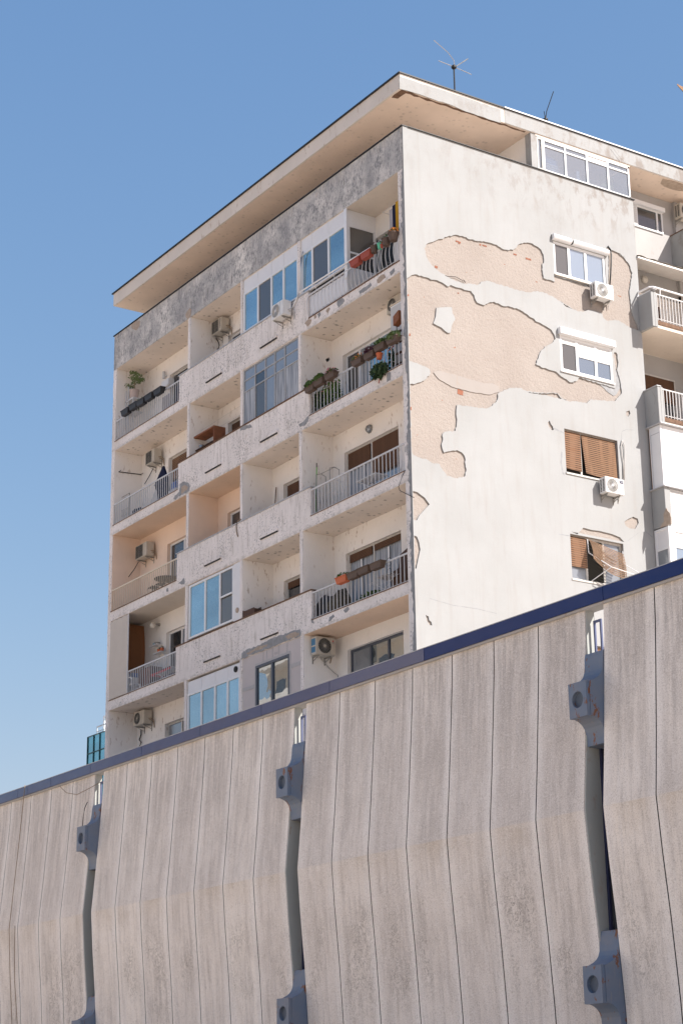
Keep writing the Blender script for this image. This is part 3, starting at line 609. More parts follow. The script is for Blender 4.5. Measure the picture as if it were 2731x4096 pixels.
# level five enclosure bay 2 and insulated board in bay 3
enc(-11.30,-8.33,S[5]+1.13,S[4]-.06,[.27,.53,.77],[GSKY,GSKY,GSKY,GSKY],PVC,.35)
m=MB().lathe([(.085,-.004),(.085,.03),(.05,.03)],(-8.55,.0,S[4]-.22),1,14); m.build('air_vent',ACD,B)
SMEAR=plain('pale grey adhesive',(.46,.44,.44),.9,.1,0,.1,7)
bd=MB().plate(rect(-8.18,-5.18,S[6]+1.2,S[4]-.004),[rect(-7.47,-5.74,S[6]+1.3,13.2)],1,.02,.12).build('insulation_board',plain('pinkish insulation board',(.54,.49,.48),.9,.1,0,.08,2),B)
fa=win(-7.47,-5.74,S[6]+1.3,13.2,.0,[.49],[GMIR,GMIR],ANTH,.07,.08)
for i,(a,b,c,d) in enumerate([(-7.1,-7.06,13.2,13.52),(-6.92,-6.88,13.2,13.54),(-6.62,-6.57,13.2,13.55),(-6.3,-6.26,13.2,13.54),(-8.16,-7.5,12.62,12.72),(-5.72,-5.2,12.78,12.9),(-7.53,-7.47,11.5,13.2),(-5.74,-5.68,11.5,13.2),(-7.5,-5.7,13.2,13.27)]):
    MB().prism(rough(rect(a,b,c,d),.01,i,.1),1,.012-.0006*i,.0195-.0001*i).build('adhesive_smear',SMEAR,B)
# faint printed lettering on the board
def text(body,size,loc,rot,mat,parent,ext=.001):
    cu=bpy.data.curves.new('t','FONT'); cu.body=body; cu.size=size; cu.extrude=ext; cu.align_x='CENTER'; cu.align_y='CENTER'
    o=bpy.data.objects.new('t',cu); C.objects.link(o); dg=bpy.context.evaluated_depsgraph_get(); me=bpy.data.meshes.new_from_object(o.evaluated_get(dg))
    bpy.data.objects.remove(o); n=bpy.data.objects.new('lettering',me); me.materials.clear(); me.materials.append(mat); C.objects.link(n)
    n.rotation_euler=rot
    if parent is not None:
        off=Vector((0,0,0)); p=parent; pz=0
        while p is not None: off+=p.location; p=p.parent
        n.parent=parent; n.location=Vector(loc)-off
    else: n.location=loc
    return n
text('ANEL',.11,(-5.86,.018,13.40),(PI/2,-PI/2,0),INKG,bd); text('mo',.13,(-6.42,.018,13.36),(PI/2,0,0),INKG,bd)

# ---- railings
def railing(x0,x1,zb,zt,mat,n,y=.03,tr=.025,br=.012,bulge=0):
    m=MB().box(x0,x1,y-tr*.6,y+tr*.6,zt-tr*1.1,zt+tr*.5).box(x0,x1,y-.008,y+.008,zb+.04,zb+.055)
    for i in range(n+1):
        x=x0+.012+(x1-x0-.024)*i/n
        if bulge:
            m.tube([(x,y-bulge*math.sin(PI*t)*(1 if t<1 else 0),zb+(zt-zb)*t) for t in (0,.2,.4,.6,.8,.98)],br,4)
        else: m.box(x-br*.75,x+br*.75,y-br*.7,y+br*.7,zb,zt-tr)
    return m.build('railing',mat,B)
for k,mat in ((1,RAILG),(2,RAILG),(3,RAILC),(4,RAILG)):
    x0=-16.3 if k!=4 else -15.05
    railing(x0,-12.0,S[k]+.30,S[k]+1.01,mat,34 if k!=4 else 26)
railing(-16.3,-12.0,S[5]+.3,S[5]+1.01,RAILG,34)
railing(-4.62,-.28,S[2]+.30,S[2]+1.02,RAILG,26); railing(-4.62,-.28,S[3]+.30,S[3]+1.05,RAILW,26); railing(-4.62,-.28,S[4]+.30,S[4]+1.05,RAILW,26)
railing(-4.62,-.28,S[1]+.32,S[1]+1.0,RAILW,24,y=.0,bulge=.06)
bb('apron_sheet',PVCP,(-4.6,-2.78,.03,.04,S[1]+.33,S[1]+.96))
m=MB(); a=Fp(585,1115,C2,-.06); b=Fp(1145,762,C2,-.06); m.tube([(-5.0,-.06,a[1]),(b[0],-.06,b[1]),(-.3,-.06,b[1])],.022,8)
for x in (-4.2,-3.3,-2.4,-1.4): m.tube([(x,-.06,b[1]),(x,0,S[1]+1.0)],.012,6)
m.build('handrail',PVC,B)
for e_ in ((-4.62,-.28,-.02,.02,S[1]+.30,S[1]+.325),(-16.3,-12.0,-.02,.02,S[1]+.30,S[1]+.315),(-4.62,-.28,-.02,.02,S[3]+.30,S[3]+.315),(-16.3,-12.,-.02,.02,S[3]+.30,S[3]+.325),(-4.62,-.28,-.02,.02,S[4]+.30,S[4]+.318),(-4.62,-.28,-.02,.02,S[2]+.30,S[2]+.315),(-16.3,-12.0,-.02,.02,S[2]+.30,S[2]+.315),(-16.3,-12.0,-.02,.02,S[4]+.30,S[4]+.315)): bb('balcony_edge',BROWNEDGE,e_)

# ---- gable windows
y0,y1,a,b=GW[0]
f=wing(y0,y1,a,b,-.02,[.30,.62],[GINS,GBLUE,GBLUE],PVC,.07)
m=MB().tube([(.05,y0-.05,b+.09),(.05,y0+.58,b+.09)],.085,14).tube([(.05,y0+.63,b+.09),(.05,y1+.08,b+.09)],.085,14); m.box(-.01,.02,y0-.05,y1+.08,b+.01,b+.17); m.build('shutter_box',PVC,f)
MB().tube([(.052,y0+.58,b+.09),(.052,y0+.63,b+.09)],.082,14).build('box_joint',ACD,f)
bb('sill',ACM,(-.12,.03,y0-.02,y1+.04,a-.035,a-.005),bevel=.004)
y0,y1,a,b=GW[1]
f=wing(y0,y1,a,b,-.0,[.32,.68],[GINS,GCUR,GCUR],PVC,.07); MB().box(-.028,-.012,y0+.64,y1-.07,b-.50,b-.06).build('shutter',PVCS,f); MB().box(-.028,-.012,y0+.05,y0+.55,b-.22,b-.05).build('shutter',PVCS,f)
MB().box(-.01,.13,y0-.06,y1+.07,b+.0,b+.20).build('shutter_box',PVC,f,bevel=.015); bb('sill',PVC,(-.12,.04,y0-.03,y1+.03,a-.045,a-.002),bevel=.004)
y0,y1,a,b=GW[2]
f=wing(y0,y1,a,b,-.10,[.33],[DARK,DARK],OLDW,.05,.05); 
m=MB().prism([(y0+.03,a+.14),(y0+.60,a+.13),(y0+.60,b-.03),(y0+.03,b-.03)],0,-.085,-.07); m.build('shutter',WOODB,f)
m=MB().add([(-.085,y0+.64,b-.03),(-.085,y1-.03,b-.03),(-.03,y1-.06,a+.02),(-.03,y0+.70,a+.10),(-.075,y0+.64,b-.03),(-.075,y1-.03,b-.03),(-.02,y1-.06,a+.02),(-.02,y0+.70,a+.10)],[(0,1,2,3),(7,6,5,4),(0,4,5,1),(1,5,6,2),(2,6,7,3),(3,7,4,0)]); m.build('shutter',WOODG,f)
bb('sill',OLDW,(-.12,.03,y0-.02,y1+.02,a-.05,a-.005)); 
y0,y1,a,b=GW[3]
f=wing(y0,y1,a,b,-.10,[.33,.66],[GGREY,DARK,GGREY],OLDW,.05,.05); MB().prism([(y0+.02,a+.36),(y0+.60,a+.36),(y0+.60,b-.03),(y0+.02,b-.03)],0,-.085,-.07).build('shutter',WOODB,f)
# crooked hanging shutter, swung out at the bottom
m=MB(); cols=8; rows_=15
def g3(u,v,x): y_,z_=Gp(u,v,R3,x); return Vector((x,y_,z_))
tl=g3(195,1120,-.04); tr=g3(697,1335,.05); bl=g3(262,1400,.28); br_=g3(745,1700,.34)
for i in range(rows_):
    t0=i/rows_; t1=t0+.58/rows_
    for j in range(cols):
        s0=j/cols; s1=(j+1)/cols
        def q(s_,t_):
            A=tl.lerp(bl,t_); Bq=tr.lerp(br_,t_); p=A.lerp(Bq,s_); p.z-=.13*math.sin(PI*s_)*t_; p.x+=.05*math.sin(PI*t_); return p
        vs=[q(s0,t0),q(s1,t0),q(s1,t1),q(s0,t1)]; m.add([tuple(v) for v in vs]+[tuple(v+Vector((-.008,0,0))) for v in vs],[(0,1,2,3),(7,6,5,4),(3,2,6,7),(0,4,5,1)])
m.build('shutter',plain('bleached brown slat wood',(.24,.15,.095),.8,.2,0,.5,9),f)
m=MB(); P0=(0,y0+.62,b-.42)
m.tube([(-.05,y0+.62,b-.05),(-.02,y0+.62,b-.42),(.45,y0+.95,a+.33)],.014).tube([(-.02,y0+.66,a+.02),(.45,y0+.95,a+.33)],.012).tube([(.45,y0+.95,a+.33),(.55,y1+.45,a+.12)],.010).tube([(-.02,y1-.02,b-.2),(-.02,y1+.0,b-.55),(.55,y1+.45,a+.12)],.012)
tag(m.build('window_airer',PVC),'white metal drying frame sticking out under the crooked brown shutter','clothes airer')
bb('sill',OLDW,(-.12,.02,y0-.02,y1+.02,a-.05,a-.005)); bb('lintel',OLDW,(-.1,-.034,y0+.02,y1,b+.003,b+.05))
for (y0,y1,a,b) in GW[4:]: 
    f=wing(y0,y1,a,b,-.10,[.33],[DARK,DARK],OLDW,.05,.05); MB().box(-.085,-.07,y0+.05,y1-.05,a+.5,b-.03).build('shutter',WOODB,f)

# ---- terrace glazing over the gable (penthouse loggia)
f=wing(4.55,4.76,ZA+.03,27.2,-.0,[],[GCLEAR],OLDW,.05); f=wing(4.77,7.93,ZA+.03,27.2,-.0,[.25,.50,.745],[[GCLEAR,GCLEAR],[GCLEAR,GCLEAR],[GCLEAR,PVCP],[GCLEAR,GCLEAR]],PVC,.05,rows=[.80])
m=MB().box(-1.05,0,7.88,7.93,ZA+.03,ZA+.07).box(-1.05,0,7.88,7.93,27.15,27.2).box(-1.05,-1,7.88,7.93,ZA+.07,27.15); f2=m.build('enclosure_side',PVC,B); MB().box(-1.0,-.07,7.9,7.91,ZA+.07,27.15).build('pane',GCLEAR,f2)
bb('enclosure_beam',FASCIA,(-.2,.01,4.5,7.95,27.205,ZR-.003))
def mat_(n,c): return plain(n,c,.8,.2)
tag(MB().box(-.52,-.44,7.22,7.72,ZA+.1,27.0).box(-.5,-.25,7.2,7.5,ZA+.08,ZA+.2).build('foam_mattress',mat_('pale yellow foam',(.62,.56,.34)),bevel=.02),'pale yellow foam mattress standing behind the last pane of the roof loggia','mattress')
r=random.Random(3); m=MB()
for i in range(5): m.prism([(4.95+.03*r.random(),ZA+.05+.07*i),(5.4-.05*r.random(),ZA+.05+.07*i),(5.4,ZA+.11+.07*i),(4.95,ZA+.11+.07*i)],0,-.35,-.12)
tag(m.build('book_pile',CLW,bevel=.01),'pale pile of boxes and books behind the first big pane of the roof loggia','pile of books')
m=MB(); 
for i in range(4): m.tube([(-.25,4.9,ZA+.43+.05*i),(-.25,5.1,ZA+.50+.05*i),(-.25,5.45,ZA+.44+.05*i)],.04,8)
tag(m.build('folded_blanket',mat_('blue striped blanket',(.16,.27,.42)),smooth=True),'blue folded blanket on top of the book pile in the roof loggia','blanket')
tag(MB().box(-.12,-.09,6.02,6.12,ZA+.05,ZA+.42).build('white_board',CLW,bevel=.003),'white narrow board leaning inside the second pane of the roof loggia','board')

# ---- right hand recess and balconies
f=wing(8.3,10.15,26.1,26.80,-1.06,[.45,.88],[GBLUE,GDARK,GDARK],PVC,.05,.06); MB().box(-1.10,-1.05,8.35,9.12,26.13,26.78).build('shutter',PVCS,f); MB().box(-1.1,-.95,8.2,10.18,26.78,26.92).build('shutter_box',PVC,f,bevel=.01)
bb('balcony_parapet',GABLE,(-1.1,.5,10.45,10.57,25.0,26.12)); bb('balcony_coping',BROWNEDGE,(-1.1,.52,10.43,10.6,26.12,26.145)); bb('balcony_slab',SOFCLEAN,(-1.0,.5,10.57,14,24.96,25.2))
# corrugated canopy
m=MB(); n=60; 
for i in range(n):
    ya=8.0+6*i/n; yb=8.0+6*(i+1)/n; za=.02*math.sin(i*1.3); zb_=.02*math.sin((i+1)*1.3)
    m.add([(-1.1,ya,24.80+za),(.08,ya,24.44+za),(.08,yb,24.44+zb_),(-1.1,yb,24.80+zb_)],[(0,1,2,3)])
m.build('canopy_sheet',ACM,B); MB().prism([(-1.1,24.72),(.06,24.36),(.06,24.41),(-1.1,24.77)],1,8.01,14).build('canopy_board',LOGCLEAN,B)
def balcony(k,parapet_top,rail):
    zb=S[k]
    o=bb('balcony_parapet',GABLE,(.0,.53,7.93,8.03,zb,parapet_top),(.41,.53,8.03,8.13,zb+.001,parapet_top-.001),bevel=.006)
    bb('balcony_slab',SOFCLEAN,(-1.1,.49,8.03,14,zb,zb+.16)); bb('balcony_edge',BROWNEDGE,(.46,.515,8.13,14,zb+.10,zb+.21))
    if rail:
        m=MB().box(.485,.515,8.12,14,parapet_top-.06,parapet_top-.03).box(.49,.51,8.12,14,zb+.26,zb+.275)
        y=8.16
        while y<14: m.box(.49,.51,y,y+.016,zb+.22,parapet_top-.06); y+=.115
        m.build('railing',RAILW,B)
balcony(1,23.16,True); balcony(2,20.33,True)
m=MB().tube([(.0,7.93,23.16),(.02,7.95,23.30),(.45,7.96,23.30),(.52,8.05,23.30),(.52,14,23.30)],.028,8).tube([(.52,8.3,23.3),(.5,8.3,23.1)],.018).tube([(.02,7.95,23.17),(.5,7.95,23.17)],.02,6); m.build('handrail',PVC,B)
bb('balcony_coping',ZINC,(-.02,.55,7.9,8.06,20.33,20.35)); bb('balcony_coping',ZINC,(.3,.6,7.95,8.1,23.2,23.21))
# doors behind
wing(8.3,9.75,22.3,23.67,-1.04,[.45],[GDARK,GINS],WOODK,.05); 
f=wing(8.4,10.15,19.5,21.47,-1.04,[.33],[GDARK,GDARK],OLDW); MB().box(-1.05,-1.035,8.45,10.1,20.7,21.42).build('shutter',WOODD,f)
tag(MB().lathe([(.11,0),(.12,.03),(.10,.07),(.04,.09)],(-1.1,Gp(700,1048,R1,-1.05)[0],Gp(700,1048,R1,-1.05)[1]),0,16).build('wall_lamp',LAMPW,smooth=True),'round milky wall lamp under the corrugated canopy on the right','lamp')
# lower: plastic enclosures and parapet three
bb('flashing',ZINC,(-.06,.62,7.88,14,19.23,19.255)); bb('flashing',ZINC,(-.06,.60,7.88,14,17.44,17.462))
o=bb('enclosure_side',PVC,(.07,.50,7.95,8.05,17.47,19.22)); o=bb('enclosure_front',PVC,(.44,.50,8.06,14,17.47,19.22)); bb('infill_batten',ZINC,(.502,.51,9.0,9.03,17.5,19.2),(.12,.46,7.945,7.949,19.0,19.015),(.12,.132,7.945,7.949,17.5,19.0))
bb('balcony_parapet',GABLE,(.02,.53,7.93,8.03,S[3]-.05,17.44),(.41,.53,8.03,8.13,S[3],17.43)); f=bb('enclosure_front',PVC,(.40,.47,8.13,14,S[3]-.1,17.43)); MB().box(.472,.485,8.16,9.6,16.52,17.40).build('shutter',PVCS,f)
P=[Fp(u,v,R3,7.925) for u,v in [(1325,660),(1340,700),(1375,735),(1390,800),(1395,900),(1370,905),(1290,930),(1230,950),(1260,890),(1290,860),(1280,760),(1300,700)]]
MB().prism(rough(P,.01,4,.05),1,7.915,7.929).build('concrete_break',BEIGEPL,B)
o=MB().box(.03,.58,7.93,7.98,16.26,16.32).box(.03,.58,7.93,7.98,10,10.1).box(.03,.1,7.931,7.979,10.1,16.26).box(.51,.58,7.931,7.979,10.1,16.26).box(.1,.51,7.932,7.978,15.72,15.78).build('enclosure_side',PVC,B)
MB().box(.1,.51,7.95,7.96,15.78,16.26).build('infill_panel',PVCP,o); MB().box(.1,.51,7.95,7.96,10.1,15.72).build('pane',GGREY,o)
o=MB().box(.52,.58,7.981,8.16,10,16.32).box(.521,.579,8.16,12,16.2,16.32).box(.521,.579,8.16,12,15.76,15.82).build('enclosure_front',PVC,B); MB().box(.54,.55,8.16,12,10,15.76).build('pane',GBLUE,o); MB().box(.54,.55,8.16,12,15.82,16.2).build('infill_panel',PVCP,o)
bb('rust_trim',plain('orange sealing foam',(.42,.19,.05),.9,.1,0,.3,9),(.045,.068,7.96,7.99,17.47,19.2),(.0,.028,7.96,7.99,10,16.3))
def side_crack(pts,mat,K=R2,y=7.927,wd=.006):
    P=[Fp(u,v,K,y) for u,v in pts]; m=MB()
    for a,b in zip(P[:-1],P[1:]):
        d=Vector(b)-Vector(a); n=Vector((-d.y,d.x)).normalized()*wd; m.add([(a[0]+n.x,y,a[1]+n.y),(b[0]+n.x,y,b[1]+n.y),(b[0]-n.x,y,b[1]-n.y),(a[0]-n.x,y,a[1]-n.y)],[(0,1,2,3)])
    m.build('crack',mat,B)
side_crack([(730,1000),(740,1040),(775,1085),(800,1150),(790,1200),(775,1255)],GALV); side_crack([(795,1400),(765,1440),(735,1500)],GALV)

# ------------------------------------------------------------------ department store with precast panels
DS=thing('department_store','long low concrete building clad in folded precast panels with a blue coping in front','building',(4,-3,0))
def db(name,mat,*bx,bevel=0,parent=None):
    m=MB()
    for b in bx: m.box(*b)
    return m.build(name,mat,parent or DS,bevel=bevel)
YT,YK=-5.83,-6.075
prof=[(YT,9.42),(YT-.02,8.9),(-5.90,8.2),(-5.985,7.1),(YK,6.12),(-6.02,5.3),(-5.93,4.3),(-5.85,3.1),(-5.80,1.5),(-5.79,0)]
PW=8.99/7-.0643  # panel pitch
def panel(x0,x1):
    m=MB(); n=9; w_=x1-x0; g=.0135
    rows=[]
    # densify profile
    pr=[]
    for (a,b) in zip(prof[:-1],prof[1:]):
        for t in (0,.5): pr.append((a[0]+(b[0]-a[0])*t,a[1]+(b[1]-a[1])*t))
    pr.append(prof[-1])
    for y,z in pr:
        row=[]
        for i in range(n+1):
            t=i/n; x=x0+g+(w_-2*g)*t; e_=min(t,1-t)*w_
            row.append((x, y+.018*(math.sin(PI*t))-.0 + (0.014*max(0,1-e_/.03)), z))
        rows.append(row)
    for r_ in range(len(rows)-1):
        for i in range(n): m.add([rows[r_][i],rows[r_][i+1],rows[r_+1][i+1],rows[r_+1][i]],[(0,1,2,3)])
    for r_ in range(len(rows)-1):       # side cheeks and thickness
        for i in (0,n):
            a=rows[r_][i]; b=rows[r_+1][i]; m.add([a,b,(b[0],b[1]+.10,b[2]),(a[0],a[1]+.10,a[2])],[(0,1,2,3)])
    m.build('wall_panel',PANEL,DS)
s0s=[-4.79-8.99*2,-4.79-8.99,-4.79,4.20,13.19,22.2]
slots=[]
for gx in s0s:
    for i in range(7): panel(gx+i*1.2214,gx+(i+1)*1.2214)
    for i in range(1,7):
        xj=gx+i*1.2214; MB().prism([(y+.019,z) for y,z in prof]+[(y+.05,z) for y,z in prof[::-1]],0,xj-.0133,xj+.0133).build('panel_joint',DARKGAP,DS)
    slots.append((gx+8.55,gx+8.99))
    # backing wall behind the panels
    xa,xb=gx+.01,gx+8.54
    MB().prism([(y+.12,z) for y,z in prof]+[(-5.62,0),(-5.62,9.42)],0,xa,xb).build('backing_wall',DARKGAP,DS)
    MB().prism([(y+.03,z) for y,z in prof]+[(-5.645,0),(-5.645,9.42)],0,xb+.001,xb+.02).build('slot_cheek',m_loggia('greenish grey concrete cheek',(.42,.43,.41),.5) if gx==s0s[0] else bpy.data.materials['greenish grey concrete cheek'],DS)
# parapet back, roof
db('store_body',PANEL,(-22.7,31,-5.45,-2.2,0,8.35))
db('store_roof',plain('pale roof gravel',(.42,.40,.37),.9,.1,0,.3,3),(-22.7,31,-5.6,-2.1,8.35,8.45))
xs=[-22.8,-17.9,-13.4,-9.55,-7.56-.0,-5.35,-2.72,.02,2.6,5.18,8.35,13.3,17,23,31]
db('coping_bed',m_loggia('pale mortar bed',(.42,.40,.38),.5),(-22.8,31.2,-5.87,-5.6,9.42,9.46))
for a,b in zip(xs[:-1],xs[1:]): db('coping',COPING if a<8 else COPINGD,(a+.004,b-.004,-5.90,-5.58,9.462,9.69),bevel=.004)
db('coping_cap',ZINC,(-22.8,31.2,-5.905,-5.575,9.691,9.703))
# brackets in the slots
def circle_plate(xc,zc,r,x0,x1,z0,z1,n=20): return [(xc+r*math.cos(2*PI*i/n),zc+r*math.sin(2*PI*i/n)) for i in range(n)]
def bracket(xa,xb,z0):
    """blue steel casting; z0 = bottom of its square block"""
    H=.565; yf=-6.19
    m=MB(); xa-=.008
    body=[]
    # side profile in (y,z): neck - concave sweep - block - concave sweep - neck
    top=[(-5.66,z0+H+.56),(-5.86,z0+H+.54)]
    up=[( -5.88-.03*t-.27*(t**5), z0+H+.46-.46*t) for t in [0,.3,.5,.65,.75,.84,.92,.97,1]]
    dn=[( yf+.02+.24*(1-(1-t)**4), z0-.0-.42*t**1.2) for t in [0,.1,.22,.38,.55,.75,1]]
    profl=top+up+[(yf,z0+H-.01),(yf,z0)]+dn+[(-5.66,z0-.44)]
    m.prism(profl,0,xa+.001,xb-.002)
    r0=m.build('bracket',STEEL,DS)
    # front face plate with the round recess
    zc=z0+H*.5; xc=(xa+xb)/2-.01
    MB().plate([(xa,z0-.005),(xb-.02,z0-.005),(xb-.02,z0+H),(xa,z0+H)],[circle_plate(xc,zc,.135,0,0,0,0)],1,yf-.07,yf-.0005).build('front_plate',STEEL,r0)
    MB().lathe([(.134,yf-.004),(.134,yf-.0007)],(xc,0,zc),1,20).build('round_recess',plain('blue recess with shade in the colour',(.10,.125,.165),.6,.3) if 'blue recess with shade in the colour' not in bpy.data.materials else bpy.data.materials['blue recess with shade in the colour'],r0)  # disc coloured darker than the steel: shade of the recess put into its colour
    return r0
for (a,b) in slots:
    bracket(a-.0,b,7.56); bracket(a,b,3.13)
    db('slot_window',GDARK,(a+.02,b,-5.66,-5.64,3.6,7.2)); db('slot_window_frame',plain('navy window frame',(.02,.025,.07),.4,.5) if 'navy window frame' not in bpy.data.materials else bpy.data.materials['navy window frame'],(a+.021,a+.07,-5.70,-5.661,3.6,7.2),(b-.03,b,-5.70,-5.661,3.6,7.2),(a+.07,b-.03,-5.698,-5.662,5.55,5.6))
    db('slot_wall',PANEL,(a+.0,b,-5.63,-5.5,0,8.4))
    m=MB().box(a+.07,a+.105,-5.72,-5.69,8.5,9.24).box(a+.225,a+.26,-5.72,-5.69,8.5,9.24).box(a+.105,a+.225,-5.719,-5.691,9.20,9.24)
    m.build('slot_frame',plain('blue grey loop frame',(.10,.12,.22),.5,.4) if 'blue grey loop frame' not in bpy.data.materials else bpy.data.materials['blue grey loop frame'],DS)
for (a,b) in slots[:3]:
    db('roof_fin',m_loggia('white roof fin',(.62,.60,.56),.1) if 'white roof fin' not in bpy.data.materials else bpy.data.materials['white roof fin'],(a-.30,a-.2,-5.35,-3.2,8.45,9.4))

# ------------------------------------------------------------------ teal glass tower beyond; unseen street blocks added for reflections and bounce
T=thing('glass_tower','distant teal glass tower peeking out left of the apartment block','building',(-41,21,0))
a=ray(350,3063-140,1,16); 
def tw(u,v): p=ray(u,v,1,16.0); return float(p[0]),float(p[2])
tx0,tz1=tw(350,2948); tx1,_=tw(560,2900); 
m=MB().box(tx0,tx1+6,16.05,26,0,tz1-.04).build('tower_wall',GTEAL,T)
mm=MB()
for i in range(0,14):
    x=tx0+ i*((tw(374,2948)[0]-tx0)); 
    if x<tx1+6: mm.box(x-.014,x+.014,16.0,16.05,0,tz1)
zz=tz1
while zz>2: mm.box(tx0,tx1+6,16.001,16.049,zz-.035,zz); zz-=(tz1-tw(350,3015)[1])
mm.build('tower_mullion',plain('dark teal mullion',(.02,.06,.07),.5,.4),T)
m=MB().tube([(tx0+.3,16.4,tz1+.5),(tx1+6,16.4,tz1+.5)],.04).tube([(tx0+.3,16.4,tz1+.25),(tx1+6,16.4,tz1+.25)],.025)
for i in range(6): m.tube([(tx0+.3+i*1.6,16.4,tz1-.1),(tx0+.3+i*1.6,16.4,tz1+.5)],.03)
m.build('roof_rail',RAILG,T)
mx=tw(378,2880)[0]; zt_=tw(378,2870)[1]
m=MB().box(mx,mx+.12,16.5,16.62,tz1-.1,zt_).box(mx,mx+3.5,16.5,16.62,zt_,zt_+.12); m.build('roof_gantry',PVC,T)
for nm,lab,x0,x1,y0,y1,h,c in [('added_street_block','tall sunlit beige balcony block across the street, added behind the viewer for reflections',-72.6,-46,-58,-40,36,(.66,.57,.47)),('added_street_block','long pale five storey block across the street, added behind the viewer for reflections and bounce',-40,62,-72,-58,17,(.66,.58,.49))]:
    O=thing(nm,lab,'building',((x0+x1)/2,(y0+y1)/2,0)); MB().box(x0,x1,y0,y1,0,h).build('wall',m_loggia('street wall %d'%h,c,.2),O)
    m=MB(); g=MB(); z=3.4
    while z<h-1:
        m.box(x0+.5,x1-.5,y1+.001,y1+1.1,z-.12,z+.08).box(x0+.5,x1-.5,y1+1.02,y1+1.1,z+.08,z+.9)
        x=x0+1.2
        while x<x1-1.6: g.box(x,x+1.3,y1+.002,y1+.03,z+.2,z+2.2); x+=3.1
        z+=3.0
    m.build('balcony',FASCIA,O); g.build('window_row',GDARK,O)

# ------------------------------------------------------------------ outdoor units
def ac(label, kind, wall, a0,a1,z0,z1,depth=.27,gap=.07,style='round',mat=ACM,brand=None,name='air_conditioner'):
    """kind 'F' hangs on a wall facing -y (a = x), kind 'G' on a wall facing +x (a = y)"""
    W=a1-a0; H=z1-z0
    rz=0 if kind=='F' else PI/2
    loc=((a0+a1)/2,wall,z0) if kind=='F' else (wall,(a0+a1)/2,z0)
    t=thing(name,label,'air conditioner',loc,rz,'outdoor air conditioning units')
    yf=-(gap+depth); yb=-gap; w2=W/2
    MB().box(-w2,w2,yf,yb,0,H).build('casing',mat,t,rel=True,bevel=.012)
    fc=-w2+H*.5+.02; R=H*.42
    if style=='square':
        MB().box(-w2+.03,-w2+.03+W*.62,yf-.006,yf-.001,.03,H-.03).build('fan_cavity',ACD,t,rel=True)
        m=MB(); 
        for i in range(13): z=.035+(H-.07)*i/12; m.box(-w2+.03,-w2+.03+W*.62,yf-.012,yf-.007,z-.003,z+.003)
        for i in range(3): x=-w2+.05+W*.29*i; m.box(x-.003,x+.003,yf-.014,yf-.012,.03,H-.03)
        m.build('fan_grille',ACG,t,rel=True)
    else:
        MB().lathe([(R,yf-.004),(R,yf-.0005)],(fc,0,H/2),1,28).build('fan_cavity',ACD if mat is ACM else ACG,t,rel=True)
        m=MB(); n=24
        m.tube([(fc+R*math.cos(2*PI*q/24),yf-.008,H/2+R*math.sin(2*PI*q/24)) for q in range(25)],.006,4)
        for i in range(n):
            a_=2*PI*i/n; b_=a_+.5
            m.tube([(fc+R*.14*math.cos(a_),yf-.009,H/2+R*.14*math.sin(a_)),(fc+R*.6*math.cos(a_+.28),yf-.011,H/2+R*.6*math.sin(a_+.28)),(fc+R*math.cos(b_),yf-.009,H/2+R*math.sin(b_))],.0045,4)
        m.build('fan_grille',ACG if mat is ACM else RAILG,t,rel=True)
        MB().lathe([(R*.16,yf-.018),(R*.16,yf-.008)],(fc,0,H/2),1,14).build('fan_hub',mat,t,rel=True)
    MB().box(w2-.17,w2-.16,yf-.002,yf-.0004,.03,H-.03).build('seam',ACG,t,rel=True)
    # left side grille
    m=MB()
    if brand=='blue':
        MB().box(-w2-.004,-w2-.0005,yf+.05,yb-.04,H*.52,H-.05).box(-w2-.004,-w2-.0005,yf+.05,yb-.04,.06,H*.44).build('heat_exchanger',ACB,t,rel=True)
    else:
        for i in range(9):
            for c_ in (yf+.05,yf+.15): m.box(-w2-.003,-w2-.0004,c_,c_+.06,.05+i*(H-.1)/9,.05+(i+.62)*(H-.1)/9)
        m.build('side_grille',ACD,t,rel=True)
    for x in (-w2+.10,w2-.12):
        MB().box(x-.015,x+.015,yf+.03,-.001,-.035,-.004).prism([(-.001,-.13),(-.03,-.13),(yf+.06,-.03),(yf+.06,-.036)],0,x-.01,x+.01).box(x-.015,x+.015,-.012,-.0005,-.2,-.036).build('bracket',GALV,t,rel=True)
    m=MB().tube([(w2-.02,-.16,.12),(w2+.05,-.12,.11),(w2+.07,-.05,.05),(w2+.05,-.01,-.12)],.012,6).tube([(w2-.02,-.19,.16),(w2+.06,-.14,.16),(w2+.09,-.05,.10),(w2+.06,-.01,-.10)],.012,6); m.build('pipes',CABLEW if mat is ACW else CABLET,t,rel=True)
    return t,W,H,yf
def lbl(t,body,size,x,z,yf,mat,rot=0,back=None):
    if back: MB().box(x-back[0]/2,x+back[0]/2,yf-.004,yf-.0006,z-back[1]/2,z+back[1]/2).build('badge',back[2],t,rel=True)
    n=text(body,size,(0,0,0),(PI/2,rot,0),mat,None); n.parent=t; n.location=(x,yf-.006,z)
t,W,H,yf=ac('cream air conditioner under the grey attic band, beside the white enclosed loggia','F',1.0,-11.18,-10.56,24.42,24.86,style='square'); lbl(t,'QUADRA',.075,.21,H*.55,yf,INK,PI/2)
ac('cream air conditioner before a sooty wall in the second left balcony from the top','F',1.0,-15.41,-14.80,21.44,21.88,style='square')
ac('cream air conditioner on the peach wall of the leftmost balcony','F',1.0,-15.98,-15.22,18.43,18.88,style='square')
ac('lowest left air conditioner, hanging just above the blue coping','F',1.0,-15.87,-15.18,13.05,13.48)
ac('air conditioner hung on the facade front between white framed windows','F',0.0,-6.04,-5.40,22.78,23.23,mat=ACW)
ac('air conditioner high in the plant filled balcony beside a white cupboard','F',1.0,-1.84,-1.15,21.63,22.05)
